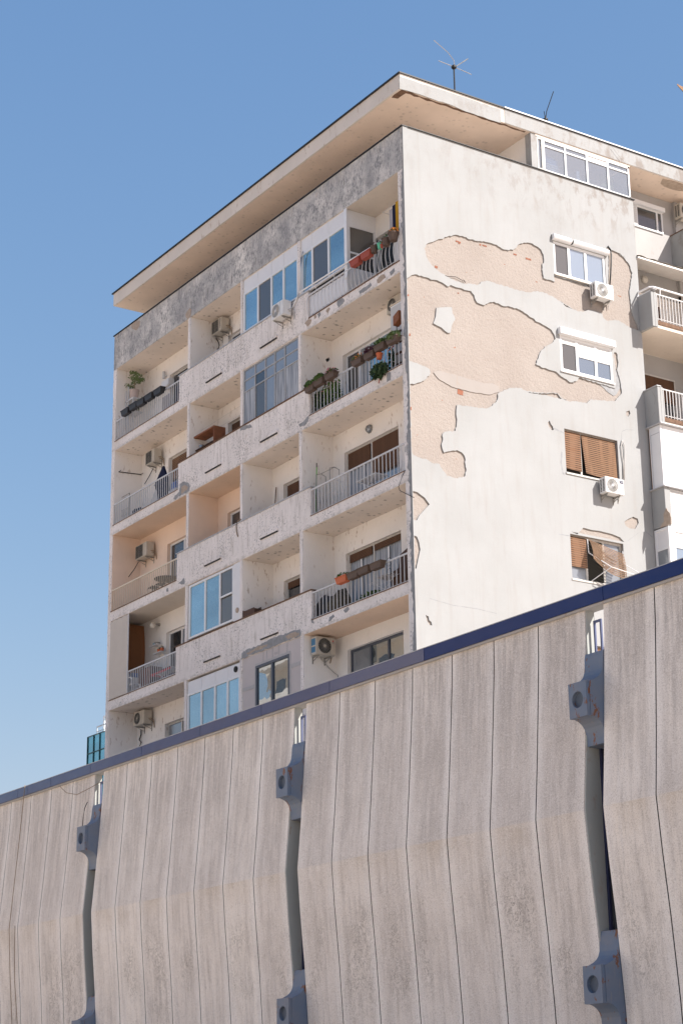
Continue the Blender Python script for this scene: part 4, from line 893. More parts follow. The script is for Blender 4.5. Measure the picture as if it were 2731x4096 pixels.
t,W,H,yf=ac('large air conditioner with blue side fins low beside the building corner','G',-5.01,.17,.76,13.0,13.48,brand='blue'); lbl(t,'GREE',.03,.225,H*.72,yf,INK); MB().lathe([(.02,yf-.004),(.02,yf-.0006)],(.225,0,H*.82),1,12).build('badge',RED,t,rel=True)
t,W,H,yf=ac('white air conditioner under the upper window of the peeling gable','G',0.0,6.10,6.75,22.65,23.10,mat=ACW,depth=.25); lbl(t,'SAMSUNG',.045,.20,H*.84,yf,INKG)
t,W,H,yf=ac('white air conditioner under the brown shuttered window of the gable','G',0.0,6.04,6.68,17.03,17.47,mat=ACW,depth=.25); lbl(t,'TESLA',.035,.235,H*.80,yf,PVC,0,(.12,.075,INK))
ac('air conditioner under the roof in the recess at the far right edge','G',-1.0,10.50,11.15,26.62,27.08)

# ------------------------------------------------------------------ planters and plants
def trough(label,x,z,mat,W=.40,H=.15,D=.17,y=-.10,plant=None,seed=0,tilt=0,droop=0):
    t=thing('flower_box',label,'planter',(x,y,z),0,'plant boxes hung on the balcony railings')
    m=MB(); b=.82
    m.add([(-W/2*b,-D/2*b,0),(W/2*b,-D/2*b,0),(W/2*b,D/2*b,0),(-W/2*b,D/2*b,0),(-W/2,-D/2,H),(W/2,-D/2,H),(W/2,D/2,H),(-W/2,D/2,H)],[(3,2,1,0),(0,1,5,4),(1,2,6,5),(2,3,7,6),(3,0,4,7)])
    m.add([(-W/2,-D/2,H-.03),(W/2,-D/2,H-.03),(W/2,D/2,H-.03),(-W/2,D/2,H-.03)],[(0,1,2,3)])
    m.box(-W/2-.012,W/2+.012,-D/2-.012,-D/2,H-.02,H+.004).box(-W/2-.012,W/2+.012,D/2,D/2+.012,H-.02,H+.004).box(-W/2-.012,-W/2,-D/2,D/2,H-.02,H+.004).box(W/2,W/2+.012,-D/2,D/2,H-.02,H+.004)
    m.build('box',mat,t,rel=True)
    MB().tube([(-W*.3,D/2,H),(-W*.3,-y+.03,H+.02),(-W*.3,-y+.05,H-.05)],.006,4).tube([(W*.3,D/2,H),(W*.3,-y+.03,H+.02),(W*.3,-y+.05,H-.05)],.006,4).build('hook',GALV,t,rel=True)
    if plant:
        for (pm,n,rz_,sz) in plant:
            MB().leaves((0,0,H+rz_*.6-droop*.3),(W*.56,D*.75,rz_*1.15+droop),int(n*2.6),sz,seed).build('foliage',pm,t,rel=True); seed+=1
    return t
for i,(u,v,lab,pl) in enumerate([(278,1985,'black plant box nearest the left edge of the upper left balcony, lowest of the five',None),(363,1925,'second black plant box from the left on the upper left railing',None),(440,1885,'middle black plant box with a small green sprout on the upper left railing',[(LEAF,26,.05,.03)]),(525,1828,'fourth black plant box from the left, empty, on the upper left railing',None),(620,1770,'rightmost black plant box on the upper left railing, set slightly higher',None)]):
    x,z=Fp(u,v,C1,-.10); trough(lab,x,z,POTK,.5,.18,plant=pl,seed=i)
for i,(u,v,lab) in enumerate([(1030,905,'left brick red plant box on the top right balcony handrail'),(1115,848,'right brick red plant box on the top right balcony handrail, beside the dark brown pot')]):
    x,z=Fp(u,v,C2,-.13); trough(lab,x,z,POTR,.44,.17,y=-.13)
def pot(label,x,y,z,r,h,mat,plant=None,seed=0,name='flower_pot'):
    t=thing(name,label,'plant pot',(x,y,z)); MB().lathe([(r*.72,0),(r*.95,h*.85),(r*1.05,h*.86),(r*1.05,h),(r*.9,h),(r*.88,h*.9)],(0,0,0),2,14).build('pot',mat,t,rel=True)
    if plant:
        for (pm,n,rad,sz,dz) in plant: MB().leaves((0,0,h+dz),rad,n,sz,seed).build('foliage',pm,t,rel=True); seed+=1
    return t
def Fq(u,v,K,y): x,z=Fp(u,v,K,y); return x,y,z
pot('dark brown square pot with dry stalks on the top right handrail',*Fq(1167,808,C2,-.1),.10,.20,POTBR,[(WOODK,12,(.08,.08,.08),.03,.04)])
pot('mint green pot with small succulents on the top right railing',*Fq(1213,775,C2,-.08),.075,.15,POTG,[(LEAF,40,(.09,.08,.05),.03,.03)])
pot('tiny bright red pot beside the mint green pot',*Fq(1228,768,C2,-.17),.045,.10,POTR,[(RED,20,(.05,.05,.04),.02,.02)])
pot('round brown pot with sparse green leaves on the top right railing',*Fq(1265,752,C2,-.1),.125,.20,POTBR,[(LEAF,40,(.12,.1,.07),.035,.05)])
pot('large round brown pot full of orange yellow flowers by the corner pillar',*Fq(1320,712,C2,-.1),.15,.22,POTBR,[(LEAFO,110,(.17,.14,.08),.035,.05),(LEAF,60,(.18,.14,.07),.035,.06)])
G1=[(LEAF,130,.10,.05)]; 
for i,(u,v,lab,pl) in enumerate([(675,1895,'lower left brown flower box with thick green leaves on the second right balcony',G1),(745,1845,'second brown flower box from the left with dense green leaves on the second right balcony',G1),(833,1795,'brown flower box with pink blossoms on the second right balcony',[(LEAF,60,.07,.04),(LEAFPK,40,.10,.035),(LEAFV,20,.06,.035)]),
 (1045,1685,'brown flower box with yellow stonecrop left of the purple plant',[(LEAF,40,.06,.035),(LEAFO,30,.09,.03)]),(1140,1635,'brown flower box overflowing with dark purple leaves',[(LEAFV,120,.11,.04)]),(1222,1570,'brown flower box with a green geranium between purple leaves and grassy box',[(LEAF,80,.09,.045)]),(1320,1515,'brown flower box with drooping yellow green grass by the corner pillar',[(LEAFP,160,.08,.05)])]):
    x,z=Fp(u,v,C2,-.1); trough(lab,x,z,POTBR,.46,.15,plant=pl,seed=30+i*3,droop=.05 if i==6 else 0)
x,y,z=Fq(1210,1640,C2,-.06); pot('terracotta pot hanging on the bars below the geranium box',x,y,z,.09,.16,POTT)
t=thing('hanging_shrub','bushy grey green hanging plant spilling over the second right balcony edge','plant',Fq(1210,1730,C2,-.08)); MB().leaves((0,0,0),(.34,.16,.20),420,.06,77).build('foliage',LEAFD,t,rel=True); MB().leaves((.03,0,.05),(.30,.15,.16),120,.05,78).build('foliage',LEAFP,t,rel=True)
t=thing('balcony_shrub','tall dark green shrub standing behind the second right railing','plant',(*Fp(790,2050,C2,.35)[:1],.35,S[2]+.32)); MB().leaves((-.2,0,.35),(.35,.22,.42),520,.07,81).build('foliage',LEAFD,t,rel=True); MB().leaves((.35,0,.35),(.35,.22,.42),420,.06,83).build('foliage',LEAF,t,rel=True); MB().leaves((.3,-.1,.5),(.3,.15,.25),20,.04,82).build('foliage',LEAFPK,t,rel=True)
t=thing('flowering_plant','pink flowering plant leaning out between the left bars of the second right balcony','plant',(*Fp(830,1850,C2,.1)[:1],.1,S[2]+.75)); MB().leaves((0,0,.12),(.42,.12,.22),150,.05,85).build('foliage',LEAF,t,rel=True); MB().leaves((0,-.03,.2),(.40,.1,.16),34,.032,86).build('blossom',LEAFPK,t,rel=True)
t=thing('balcony_plant','small dark potted plant hanging low behind the bars near the ladder','plant',Fq(1300,1690,C2,.3)); MB().leaves((0,0,.2),(.12,.1,.35),130,.05,84).build('foliage',LEAFD,t,rel=True)
for i,(u,v,lab,mt,pl) in enumerate([(925,1435,'orange terracotta flower box with a few leaves on the fourth right balcony',POTT,[(LEAF,34,.06,.04)]),(1015,1400,'brown empty flower box next to the orange one',POTBR,None),(1097,1362,'brown empty flower box in the middle of the fourth right railing',POTBR,None),(1195,1325,'brown empty flower box furthest right on the fourth right railing',POTBR,None)]):
    x,z=Fp(u,v,C4,-.1); trough(lab,x,z,mt,.5,.17,plant=pl,seed=60+i)
t=thing('floor_plants','low leafy plants on the floor behind the fourth right railing','plant',(*Fp(1140,1560,C4,.3)[:1],.3,S[4]+.32)); MB().leaves((0,0,.12),(.55,.15,.14),300,.06,91).build('foliage',LEAF,t,rel=True); MB().leaves((-.4,0,.05),(.4,.15,.08),80,.05,92).build('foliage',LEAFV,t,rel=True)
# potted tree top left
x,z=Fp(362,1825,C1,.45)
t=thing('potted_tree','small leafy tree in a pale clay pot in the upper left balcony','potted tree',(x,.45,z)); MB().lathe([(.12,0),(.155,.28),(.165,.28),(.165,.32),(.14,.32)],(0,0,0),2,14).build('pot',POTP,t,rel=True)
MB().tube([(0,0,.3),(.01,0,.42),(-.02,0,.58),(-.12,0,.74)],[.016,.014,.012,.006]).tube([(-.02,0,.55),(.12,.02,.72),(.26,0,.78)],[.01,.008,.004]).tube([(0,0,.45),(-.2,0,.55),(-.38,0,.60)],[.009,.007,.004]).build('trunk',CABLET,t,rel=True)
mm=MB()
for (cx,cz,rx,rz_) in [(-.08,.80,.22,.14),(.22,.70,.24,.12),(-.32,.60,.22,.10),(.10,.60,.25,.10),(-.05,.95,.12,.08),(.32,.58,.14,.08)]: mm.leaves((cx*1.15,0,cz),(rx*.85,.18,rz_*.75),70,.040,int(cx*100)+50)
mm.build('crown',LEAFP,t,rel=True)
t=thing('plant_stand','dark metal plant stand below the small potted tree','plant stand',(x,.45,z)); MB().box(-.28,.24,-.18,.18,-.06,-.01).box(-.28,-.25,-.18,-.15,-.9,.35).box(.21,.24,-.18,-.15,-.9,-.06).box(-.12,-.09,-.18,-.15,-.9,.45).box(-.28,.24,-.18,.18,-.5,-.47).build('shelf_frame',RAILG,t,rel=True); MB().leaves((0,0,-.35),(.25,.15,.12),90,.05,95).build('foliage',LEAFD,t,rel=True)
pot('orange clay pot on the upper left balcony floor','0' and Fp(245,2190,C1,.3)[0],.3,S[1]+.31,.11,.17,POTT)

# ------------------------------------------------------------------ things on the balconies
def at(x,y,z): return (x,y,z)
def cloth(name,label,cat,pts,mat,thick=.012,grp=None):
    """hanging sheet with folds between two top points (x,y,z) and length"""
    (a,b,L)=pts; m=MB(); n=10; A=Vector(a); Bv=Vector(b); f_=[]; 
    for j in range(7):
        for i in range(n+1):
            p=A.lerp(Bv,i/n); p.z-=L*j/6; p.y+=.02*math.sin(i*2.1)*(j/6); f_.append(tuple(p))
    fs=[(j*(n+1)+i,j*(n+1)+i+1,(j+1)*(n+1)+i+1,(j+1)*(n+1)+i) for j in range(6) for i in range(n)]
    m.add(f_,fs); k=[(p[0],p[1]+thick,p[2]) for p in f_]; m.add(k,[tuple(reversed(q_)) for q_ in fs])
    return tag(m.build(name,mat,smooth=True),label,cat,grp)
x,z=Fp(1270,500,C2,.5); 
t=thing('ceiling_airer','thin white drying rack hung high in the top right balcony','clothes airer',(x,.5,z)); m=MB()
for y_ in (-.15,0,.15): m.tube([(0,y_,0),(1.1,y_,.0)],.007)
m.tube([(0,-.15,0),(0,.15,0)],.009).tube([(1.1,-.15,0),(1.1,.15,0)],.009).tube([(.1,0,0),(.1,0,.3)],.004).tube([(1.0,0,0),(1.0,0,.3)],.004).build('rods',RAILW,t,rel=True)
cloth('towel','lilac grey towel hanging left among the laundry by the corner pillar','towel',((x+.22,.42,z-.01),(x+.5,.42,z-.01),.72),CLG,grp='laundry in the top right balcony')
cloth('trousers','navy trousers hanging in the middle of the top balcony laundry','trousers',((x+.45,.35,z),(x+.66,.35,z),.85),CLN,grp='laundry in the top right balcony')
cloth('shirt','mustard yellow garment hanging right beside the corner pillar','shirt',((x+.66,.3,z),(x+.80,.3,z),.80),CLY,grp='laundry in the top right balcony')
# ladder, cupboard, wooden crate in second right balcony
x0,z0=Fp(325,345,K13,.45); x1,_=Fp(492,240,K13,.45)
t=thing('white_cupboard','tall white cupboard at the end of the second right balcony','cupboard',((x0+x1)/2+.15,.7,S[2]+.31)); MB().box(-.45,.45,-.25,.25,0,z0-S[2]-.31).build('carcass',PVC,t,rel=True,bevel=.008); MB().box(-.43,.43,-.262,-.252,.03,z0-S[2]-.36).build('door',CLW,t,rel=True); MB().box(-.47,.47,-.27,.26,z0-S[2]-.31,z0-S[2]-.28).build('top',RAILC,t,rel=True)
xa,za=Fp(375,555,K13,.2); xb,_=Fp(485,490,K13,.2)
t=thing('step_ladder','grey aluminium ladder leaning in front of the white cupboard','ladder',((xa+xb)/2,.2,S[2]+.31)); hw=(xb-xa)/2; hh=za-S[2]-.31
m=MB().tube([(-hw,0,0),(-hw,.05,hh)],.018).tube([(hw,0,0),(hw,.05,hh)],.018); m.build('side_rails',GALV,t,rel=True)
for i in range(5): MB().box(-hw,hw,-.03,.04,.18+i*hh/5.2,.205+i*hh/5.2).build('rung',WOODK,t,rel=True)
xc,zc=Fp(415,700,K13,.05); tag(MB().prism([(xc-.12,zc-.0),(xc+.14,zc+.10),(xc+.13,zc+.36),(xc-.12,zc+.26)],1,.0,.18).build('wooden_box',WOOD,bevel=.008),'small reddish wooden box hung on the ladder by the corner pillar','box')
xs_,zs_=Fp(185,1450,K13,.0); xe_,ze_=Fp(75,1805,K13,-.03); xm_,zm_=Fp(245,1190,K13,.05); xt_,zt2=Fp(350,1095,K13,.1)
tag(MB().tube([(xe_,-.05,ze_),(xs_,-.04,zs_),(xm_,.05,zm_),(xt_,.1,zt2)],.014).build('red_hose',POTR),'thin red hose running down through the second right railing','hose')
# wall light, vent pipe left top
x,z=Fp(1135,228,C4,1.0); t=thing('bulkhead_lamp','oval caged lamp on the wall above the brown shutters','lamp',(x,1.0,z)); MB().lathe([(.10,0),(.11,-.03),(.09,-.09),(.04,-.11)],(0,0,0),1,16).build('glass',GGREY,t,rel=True,smooth=True); MB().lathe([(.125,0),(.125,-.03),(.115,-.03)],(0,0,0),1,16).tube([(0,-.03,.12),(0,-.12,.05),(0,-.12,-.05),(0,-.03,-.12)],.008).tube([(-.12,-.03,0),(-.05,-.12,0),(.05,-.12,0),(.12,-.03,0)],.008).build('cage',ACG,t,rel=True)
x,z=Fp(505,352,C5,1.0); t=thing('globe_lamp','white ball lamp on a short wall arm above the shelves','lamp',(x,1.0,z)); MB().lathe([(.02,-.11),(.075,-.09),(.10,-.0),(.075,.08),(.02,.10)],(-.06,-.22,0),2,16).build('globe',LAMPW,t,rel=True,smooth=True); MB().tube([(0,0,.02),(-.02,-.1,.03),(-.05,-.2,.02)],.018).lathe([(.05,-.03),(.05,0)],(0,0,.02),1,12).build('arm',ACG,t,rel=True)
# second right balcony (level3): airer, broom, table, rod
x,z=Fp(800,560,C4,.4); zf=S[3]+.31
t=thing('tower_airer','tall folding clothes airer with wire shelves on the third right balcony','clothes airer',(x-.05,.45,zf)); m=MB(); hz=z-zf
for sx in (-.33,.33): m.tube([(sx,-.15,0),(sx,-.15,hz),(sx,.0,hz+.05),(sx,.15,hz),(sx,.15,0)],.012)
m.tube([(-.33,0,hz+.05),(.33,0,hz+.05)],.01)
m.build('frame',ACG,t,rel=True); m=MB()
for zz in (.22,.55,.88):
    for i in range(7): m.tube([(-.5+i*.02,-.17+i*.055,zz),(.5,-.17+i*.055,zz+.01)],.004,4)
    m.tube([(-.5,-.17,zz),(-.5,.17,zz)],.006,4).tube([(.5,-.17,zz),(.5,.17,zz)],.006,4)
m.build('wire_shelf',RAILG,t,rel=True)
x,z=Fp(706,492,C4,.3); t=thing('green_broom','green handled broom standing beside the tower airer','broom',(x,.3,zf)); MB().tube([(0,0,.15),(.0,.05,z-zf-.12)],.014).build('handle',GREENP,t,rel=True); MB().tube([(0,.05,z-zf-.12),(0,.05,z-zf)],.015).build('grip',BLACK,t,rel=True); MB().box(-.1,.1,-.03,.03,0,.17).build('brush',BLUEP,t,rel=True,bevel=.01)
x,z=Fp(1150,625,C4,.35); t=thing('folding_table','low white folding table behind the third right railing','table',(x,.35,zf)); MB().box(-.45,.45,-.2,.2,.40,.43).build('tabletop',CLW,t,rel=True); 
for s_ in(-1,1): MB().tube([(-.35,s_*.15,0),(.35,s_*.15,.4)],.011).tube([(.35,s_*.15,0),(-.35,s_*.15,.4)],.011).build('leg',RAILW,t,rel=True)
x,z=Fp(378,680,C4,.85); tag(MB().tube([(x,.8,S[3]+.31),(x,.95,z)],.016).build('broom_stick',WOODK),'thin brown stick leaning in the loggia left of the brown shuttered window','stick')
# level4 right: tarp, board
x,z=Fp(820,1500,C4,.4); t=thing('covered_heap','heap under a black and mottled tarpaulin behind the fourth right railing','covered heap',(x,.45,S[4]+.31))
def lump(rx,ry,rz_,c,seed,mat,name,par):
    bm=bmesh.new(); bmesh.ops.create_icosphere(bm,subdivisions=3,radius=1); r_=random.Random(seed)
    ph=[r_.uniform(0,6) for _ in range(6)]
    for v in bm.verts:
        k=1+.13*math.sin(v.co.x*5+ph[0])+.1*math.sin(v.co.y*7+ph[1])+.1*math.sin(v.co.z*6+ph[2])
        v.co=Vector((v.co.x*rx*k,v.co.y*ry*k,max(v.co.z,-.6)*rz_*k))+Vector(c)
    me=bpy.data.meshes.new(name); bm.to_mesh(me); bm.free(); me.materials.append(mat); o=bpy.data.objects.new(name,me); C.objects.link(o); o.parent=par
    for p in me.polygons: p.use_smooth=True
    return o
lump(.5,.28,.42,(-.15,0,.25),1,CLK,'tarpaulin',t); lump(.38,.25,.46,(.38,.02,.28),2,plain('mottled grey camouflage',(.13,.115,.09),.9,.1,0,.7,16),'cover',t)
x,z=Fp(1400,1200,C4,.5); tag(MB().prism([(x-.55,S[4]+.55),(x+.10,S[4]+.6),(x+.15,z+.1),(x-.2,z),(x-.25,S[4]+1.0),(x-.6,S[4]+.95)],1,.5,.56).build('broken_cabinet',WOODK,bevel=.01),'dark broken wooden board standing at the right end of the fourth right balcony','board')
t=thing('patio_clutter','folded wire drying rack with cloth on the fourth right balcony','clothes airer',(x-.7,.4,S[4]+.31)); m=MB()
for i in range(6): m.tube([(-.45,-.2+i*.07,.42+.01*i),(.5,-.2+i*.07,.52)],.006,4)
m.tube([(-.4,0,0),(.4,0,.48)],.01).tube([(.4,0,0),(-.4,0,.44)],.01).build('rack',RAILW,t,rel=True); MB().box(-.1,.3,-.2,.15,.5,.53).build('cloth',CLG,t,rel=True,bevel=.01)
m=MB(); cx,cz=Fp(1285,1300,C4,.1)
for rr,dz in ((.13,.1),(.10,-.15)): m.tube([(cx+rr*math.cos(a_*PI/8),.1,cz+dz+rr*.8*math.sin(a_*PI/8)) for a_ in range(17)],.006,4)
tag(m.build('wire_coil',CABLEB),'black wire hanging in loops on the fourth right railing','wire')
# level4 bay3 crate
x,z=Fp(238,1650,C4,.2); t=thing('wooden_crate','dark open wooden crate resting on the parapet of the fourth level loggia','crate',(x,.10,S[4]+1.145)); MB().box(-.32,.32,-.12,.12,0,.02).box(-.32,-.29,-.12,.12,.02,.2).box(.29,.32,-.12,.12,.02,.14).box(-.29,.29,-.12,-.10,.02,.17).box(-.29,.29,.10,.12,.02,.2).build('crate_side',WOODK,t,rel=True)
# level2 bay2 shelf cabinet
x0,z0=Fp(985,130,C3,.2); x1,z1=Fp(1225,145,C3,.45); zt=Fp(1045,100,C3,.2)[1]
t=thing('wooden_shelf','open reddish wooden shelf unit behind the second level parapet','shelf unit',(x0+.3,.35,S[2]+.31)); hh=zt-S[2]-.31
MB().box(-.3,-.27,-.2,.2,0,hh).box(.95,.98,-.2,.2,0,hh).box(-.27,.95,-.2,.2,hh-.05,hh).box(-.27,.95,.17,.19,hh-.5,hh-.45).build('carcass',WOOD,t,rel=True); MB().box(-.27,.95,-.15,.15,hh-.45,hh-.42).build('shelf',WOODK,t,rel=True)
MB().lathe([(.07,0),(.08,.15),(.03,.17)],(-.1,0,hh-.42),2,12).build('jar',GGREY,t,rel=True)
m=MB(); a_=Fp(1060,2110,C1,.1); b_=Fp(1460,1855,C1,.1); m.tube([(a_[0]-.3,.25,a_[1]),(-8.32,.25,b_[1])],.005,4).tube([(a_[0]-.1,.5,a_[1]-.05),(-8.32,.5,b_[1]-.12)],.005,4); tag(m.build('clothes_line',CABLEW),'two thin clothes lines strung across the second level loggia','clothes line')
# left column L2: folded parasol, rack, bag
x0,zb_=Fp(610,740,C3,.25); t=thing('folded_sunbed','upright navy cushion or folded lounger behind the second left railing','folded lounger',(x0,.3,S[2]+.31))
MB().prism([(-.32,.75),(.25,1.25),(.50,.80),(.62,.12),(.0,.0),(-.1,.45)],1,-.04,.04).build('cushion',CLN,t,rel=True,bevel=.015)
MB().prism([(-.75,.25),(-.32,.72),(-.1,.45),(-.3,.05)],1,.05,.08).build('board',CLW,t,rel=True)
x0,_=Fp(265,800,C3,.3); t=thing('folded_airer','folded blue grey metal drying rack at the left end of the second balcony','clothes airer',(x0,.3,S[2]+.31)); m=MB().tube([(-.33,0,0),(-.33,0,1.0),(.3,0,1.0),(.3,0,0)],.015)
for i in range(6): m.tube([(-.33,0,.35+.04*i),(.3,0,.35+.04*i)],.006,4)
m.build('frame',GALV,t,rel=True)
x0,_=Fp(405,880,C3,.3); t=thing('dark_bag','small dark bag on the floor of the second left balcony','bag',(x0,.3,S[2]+.31)); lump(.28,.15,.2,(0,0,.12),5,CLN,'bag_body',t)
x0,_=Fp(790,640,C3,.3); t=thing('storage_box','pale box with blue items at the right end of the second left balcony','box',(x0,.35,S[2]+.31)); MB().box(-.25,.2,-.15,.15,0,.25).build('box',CLW,t,rel=True,bevel=.01); MB().box(-.18,.12,-.1,.1,.25,.5).build('contents',BLUEP,t,rel=True,bevel=.02)
m=MB(); a_=Fp(205,462,C3,.05); b_=Fp(400,495,C3,.9); tag(MB().tube([(-16.27,.15,a_[1]),(-16.27,.95,a_[1]+.05)],.014).tube([(-16.27,.15,a_[1]),(-16.12,.15,a_[1])],.01).tube([(-16.27,.95,a_[1]+.05),(-16.12,.95,a_[1]+.05)],.01).build('wall_rod',CABLEB),'dark clothes line rod fixed to the side wall of the second left balcony','rod')
# left column L3: bistro table + chair
x0,zt=Fp(690,1605,C3,.4); t=thing('bistro_table','dark round garden table behind the cream railing','table',(x0,.45,S[3]+.31)); hh=.46; MB().lathe([(.40,hh-.02),(.40,hh)],(0,0,0),2,24).build('tabletop',BLACK,t,rel=True)
for i in range(3): a_=2*PI*i/3; MB().tube([(.04*math.cos(a_),.04*math.sin(a_),hh),(.25*math.cos(a_),.25*math.sin(a_),0)],.014).build('leg',BLACK,t,rel=True)
for i,(u,lab) in enumerate(((570,'black metal garden chair left of the round table'),(640,'black metal garden chair tucked under the round table'))):
    x0,_=Fp(u,1730,C3,.25); t=thing('garden_chair',lab,'chair',(x0,.22,S[3]+.31),0,'garden chairs behind the cream railing'); MB().tube([(-.15,-.12,0),(-.13,-.12,.24),(.15,-.12,.26),(.17,-.12,0)],.011).build('leg_hoop',BLACK,t,rel=True); MB().tube([(-.15,.12,0),(-.13,.12,.24),(.15,.12,.26),(.17,.12,0)],.011).build('leg_hoop',BLACK,t,rel=True); MB().box(-.14,.16,-.12,.12,.24,.27).build('seat',BLACK,t,rel=True,bevel=.01)
# L4 left: awning cloth, bamboo blind, shelves, freezer, chair, rug airer
m=MB(); n=14
for j in range(9):
    for i in range(n+1):
        x=-16.28+1.2*i/n; z=S[3]-.03-(S[3]-S[4]-.36)*j/8; m.v.append((x,-.012+.012*math.sin(i*1.6)*(1-j/9)+ .006*math.sin(j+i),z))
m.f=[(j*(n+1)+i,j*(n+1)+i+1,(j+1)*(n+1)+i+1,(j+1)*(n+1)+i) for j in range(8) for i in range(n)]
k=len(m.v); m.v+=[(a_[0],a_[1]+.01,a_[2]) for a_ in m.v]; m.f+=[tuple(k+q for q in reversed(f_)) for f_ in m.f]
tag(m.build('awning_cloth',CLOTH,smooth=True),'beige cloth screen covering the left end of the fourth balcony','curtain')
tag(MB().tube([(-15.07,.0,S[4]+.32),(-15.07,.0,S[3]-.02)],.025,8).build('awning_pole',RAILW),'white vertical pole at the edge of the beige cloth screen','pole')
m=MB(); zt=S[3]-.10; zb=S[4]+.95
pts=[]
for j in range(9):
    t_=j/8; pts.append(zt+(zb-zt)*t_)
for j in range(9):
    for yy in (.10,1.0): m.v.append((-15.95+.10*math.sin(PI*j/8)+( .05 if yy==.1 else 0),yy,pts[j]))
m.f=[(2*j,2*j+1,2*j+3,2*j+2) for j in range(8)]
k=len(m.v); m.v+=[(a_[0]-.015,a_[1],a_[2]) for a_ in m.v]; m.f+=[tuple(k+q for q in reversed(f_)) for f_ in m.f]
tag(m.build('bamboo_blind',BAMB,smooth=True),'brown bamboo roller blind beside the beige cloth screen','blind')
for i,(u,v,w_,lab) in enumerate(((470,495,.55,'upper white wall shelf under the ball lamp'),(500,545,.5,'lower white wall shelf holding terracotta pots'))):
    x,z=Fp(u,v,C5,.86); tag(MB().box(x-w_/2,x+w_/2,.78,.999,z,z+.02).prism([(.998,z-.10),(.998,z),(.84,z)],0,x-.18,x-.165).prism([(.998,z-.10),(.998,z),(.84,z)],0,x+.165,x+.18).build('wall_shelf',PVC),lab,'shelf','wall shelves in the fourth left balcony')
    if i==0: tag(MB().lathe([(.05,0),(.09,.05),(.09,.07)],(x+.12,.88,z+.021),2,14).build('bowl',ACG),'small pale bowl on the upper wall shelf','bowl'); tag(MB().lathe([(.04,0),(.045,.08)],(x-.08,.88,z+.021),2,12).build('cup',plain('light blue ceramic',(.25,.42,.50),.4,.5)),'light blue cup on the upper wall shelf','cup')
    else:
        pot('left terracotta pot with a small succulent on the lower wall shelf',x-.02,.88,z+.021,.075,.10,POTT,[(LEAFD,24,(.07,.06,.04),.025,.03)]); pot('right terracotta pot with a thin sprout on the lower wall shelf',x+.16,.88,z+.021,.06,.11,POTT,[(LEAFD,14,(.05,.05,.04),.025,.03)])
zf=S[4]+.31
x0,_=Fp(325,770,C5,.55); t=thing('chest_freezer','white chest freezer with blue clutter on top behind the fourth left railing','freezer',(x0-.05,.6,zf)); MB().box(-.35,.35,-.25,.25,0,.62).build('cabinet',ACW,t,rel=True,bevel=.01); MB().box(-.36,.36,-.26,.26,.625,.67).build('lid',BLUEP,t,rel=True,bevel=.01); MB().box(-.3,.2,-.2,.2,.675,.80).build('blue_box',BLUEP,t,rel=True,bevel=.01)
x0,_=Fp(330,800,C5,.25); t=thing('plastic_chair','white plastic chair low in the corner of the fourth left balcony','chair',(x0,.22,zf)); MB().box(-.17,.17,-.16,.16,.28,.31).build('seat',PVC,t,rel=True,bevel=.01); m=MB().tube([(-.2,-.16,0),(-.19,-.16,.42),(-.1,-.17,.5),(.1,-.17,.5),(.19,-.16,.42),(.2,-.16,0)],.022); m.build('backrest',PVC,t,rel=True)
for sx in(-.15,.15): MB().box(sx-.02,sx+.02,.12,.16,0,.28).build('leg',PVC,t,rel=True)
x0,_=Fp(540,660,C5,.35); t=thing('drying_rack','low airer draped with a red and blue bordered cloth on the fourth left balcony','clothes airer',(x0,.45,zf)); MB().box(-.6,.6,-.22,.22,.40,.415).build('cloth',CLW,t,rel=True); MB().box(-.62,.62,-.235,-.221,.34,.42).box(-.62,-.605,-.22,.22,.34,.42).build('red_border',RED,t,rel=True); MB().box(-.62,.62,-.25,-.236,.405,.42).box(-.62,.62,.221,.235,.38,.42).build('blue_border',INK,t,rel=True)
for s_ in(-1,1): MB().tube([(-.5,s_*.18,0),(.4,s_*.18,.4)],.011).tube([(.5,s_*.18,0),(-.4,s_*.18,.4)],.011).build('leg',RAILW,t,rel=True)
x0,_=Fp(440,640,C5,.7); t=thing('dark_cabinet','low dark brown cabinet under the bamboo blind','cabinet',(-15.3,.75,zf)); MB().box(-.1,.7,-.2,.2,0,.85).build('carcass',WOODK,t,rel=True,bevel=.01); MB().box(-.08,.29,-.212,-.202,.03,.82).box(.31,.68,-.212,-.202,.03,.82).build('door',WOOD,t,rel=True)
# L1 left: laundry and jacket
cloth('bed_sheet','pale grey sheets hanging behind the top left railing','sheet',((-13.65,.3,S[1]+1.02),(-13.15,.3,S[1]+1.02),.55),CLG); cloth('jacket','black jacket hanging at the right end of the top left balcony','jacket',((-12.9,.35,S[1]+1.10),(-12.35,.35,S[1]+1.25),.72),CLN)
x,z=Fp(690,1575,C1,1.0); tag(MB().tube([(x,.92,z-.12),(x,.92,z+.12)],.045,10).tube([(x,.92,z-.05),(x+.15,.9,z-.05),(x+.2,.9,z-.12)],.02).build('vent_pipe',RAILG),'short grey vent pipe on the wall of the upper left balcony','pipe')
x,z=Fp(725,1660,C1,.9); tag(MB().box(x-.28,x+.22,.75,.98,z-.12,z+.12).build('air_deflector',PVC,bevel=.02),'white box fixed to the wall above the sheets, upper left balcony','wall box')
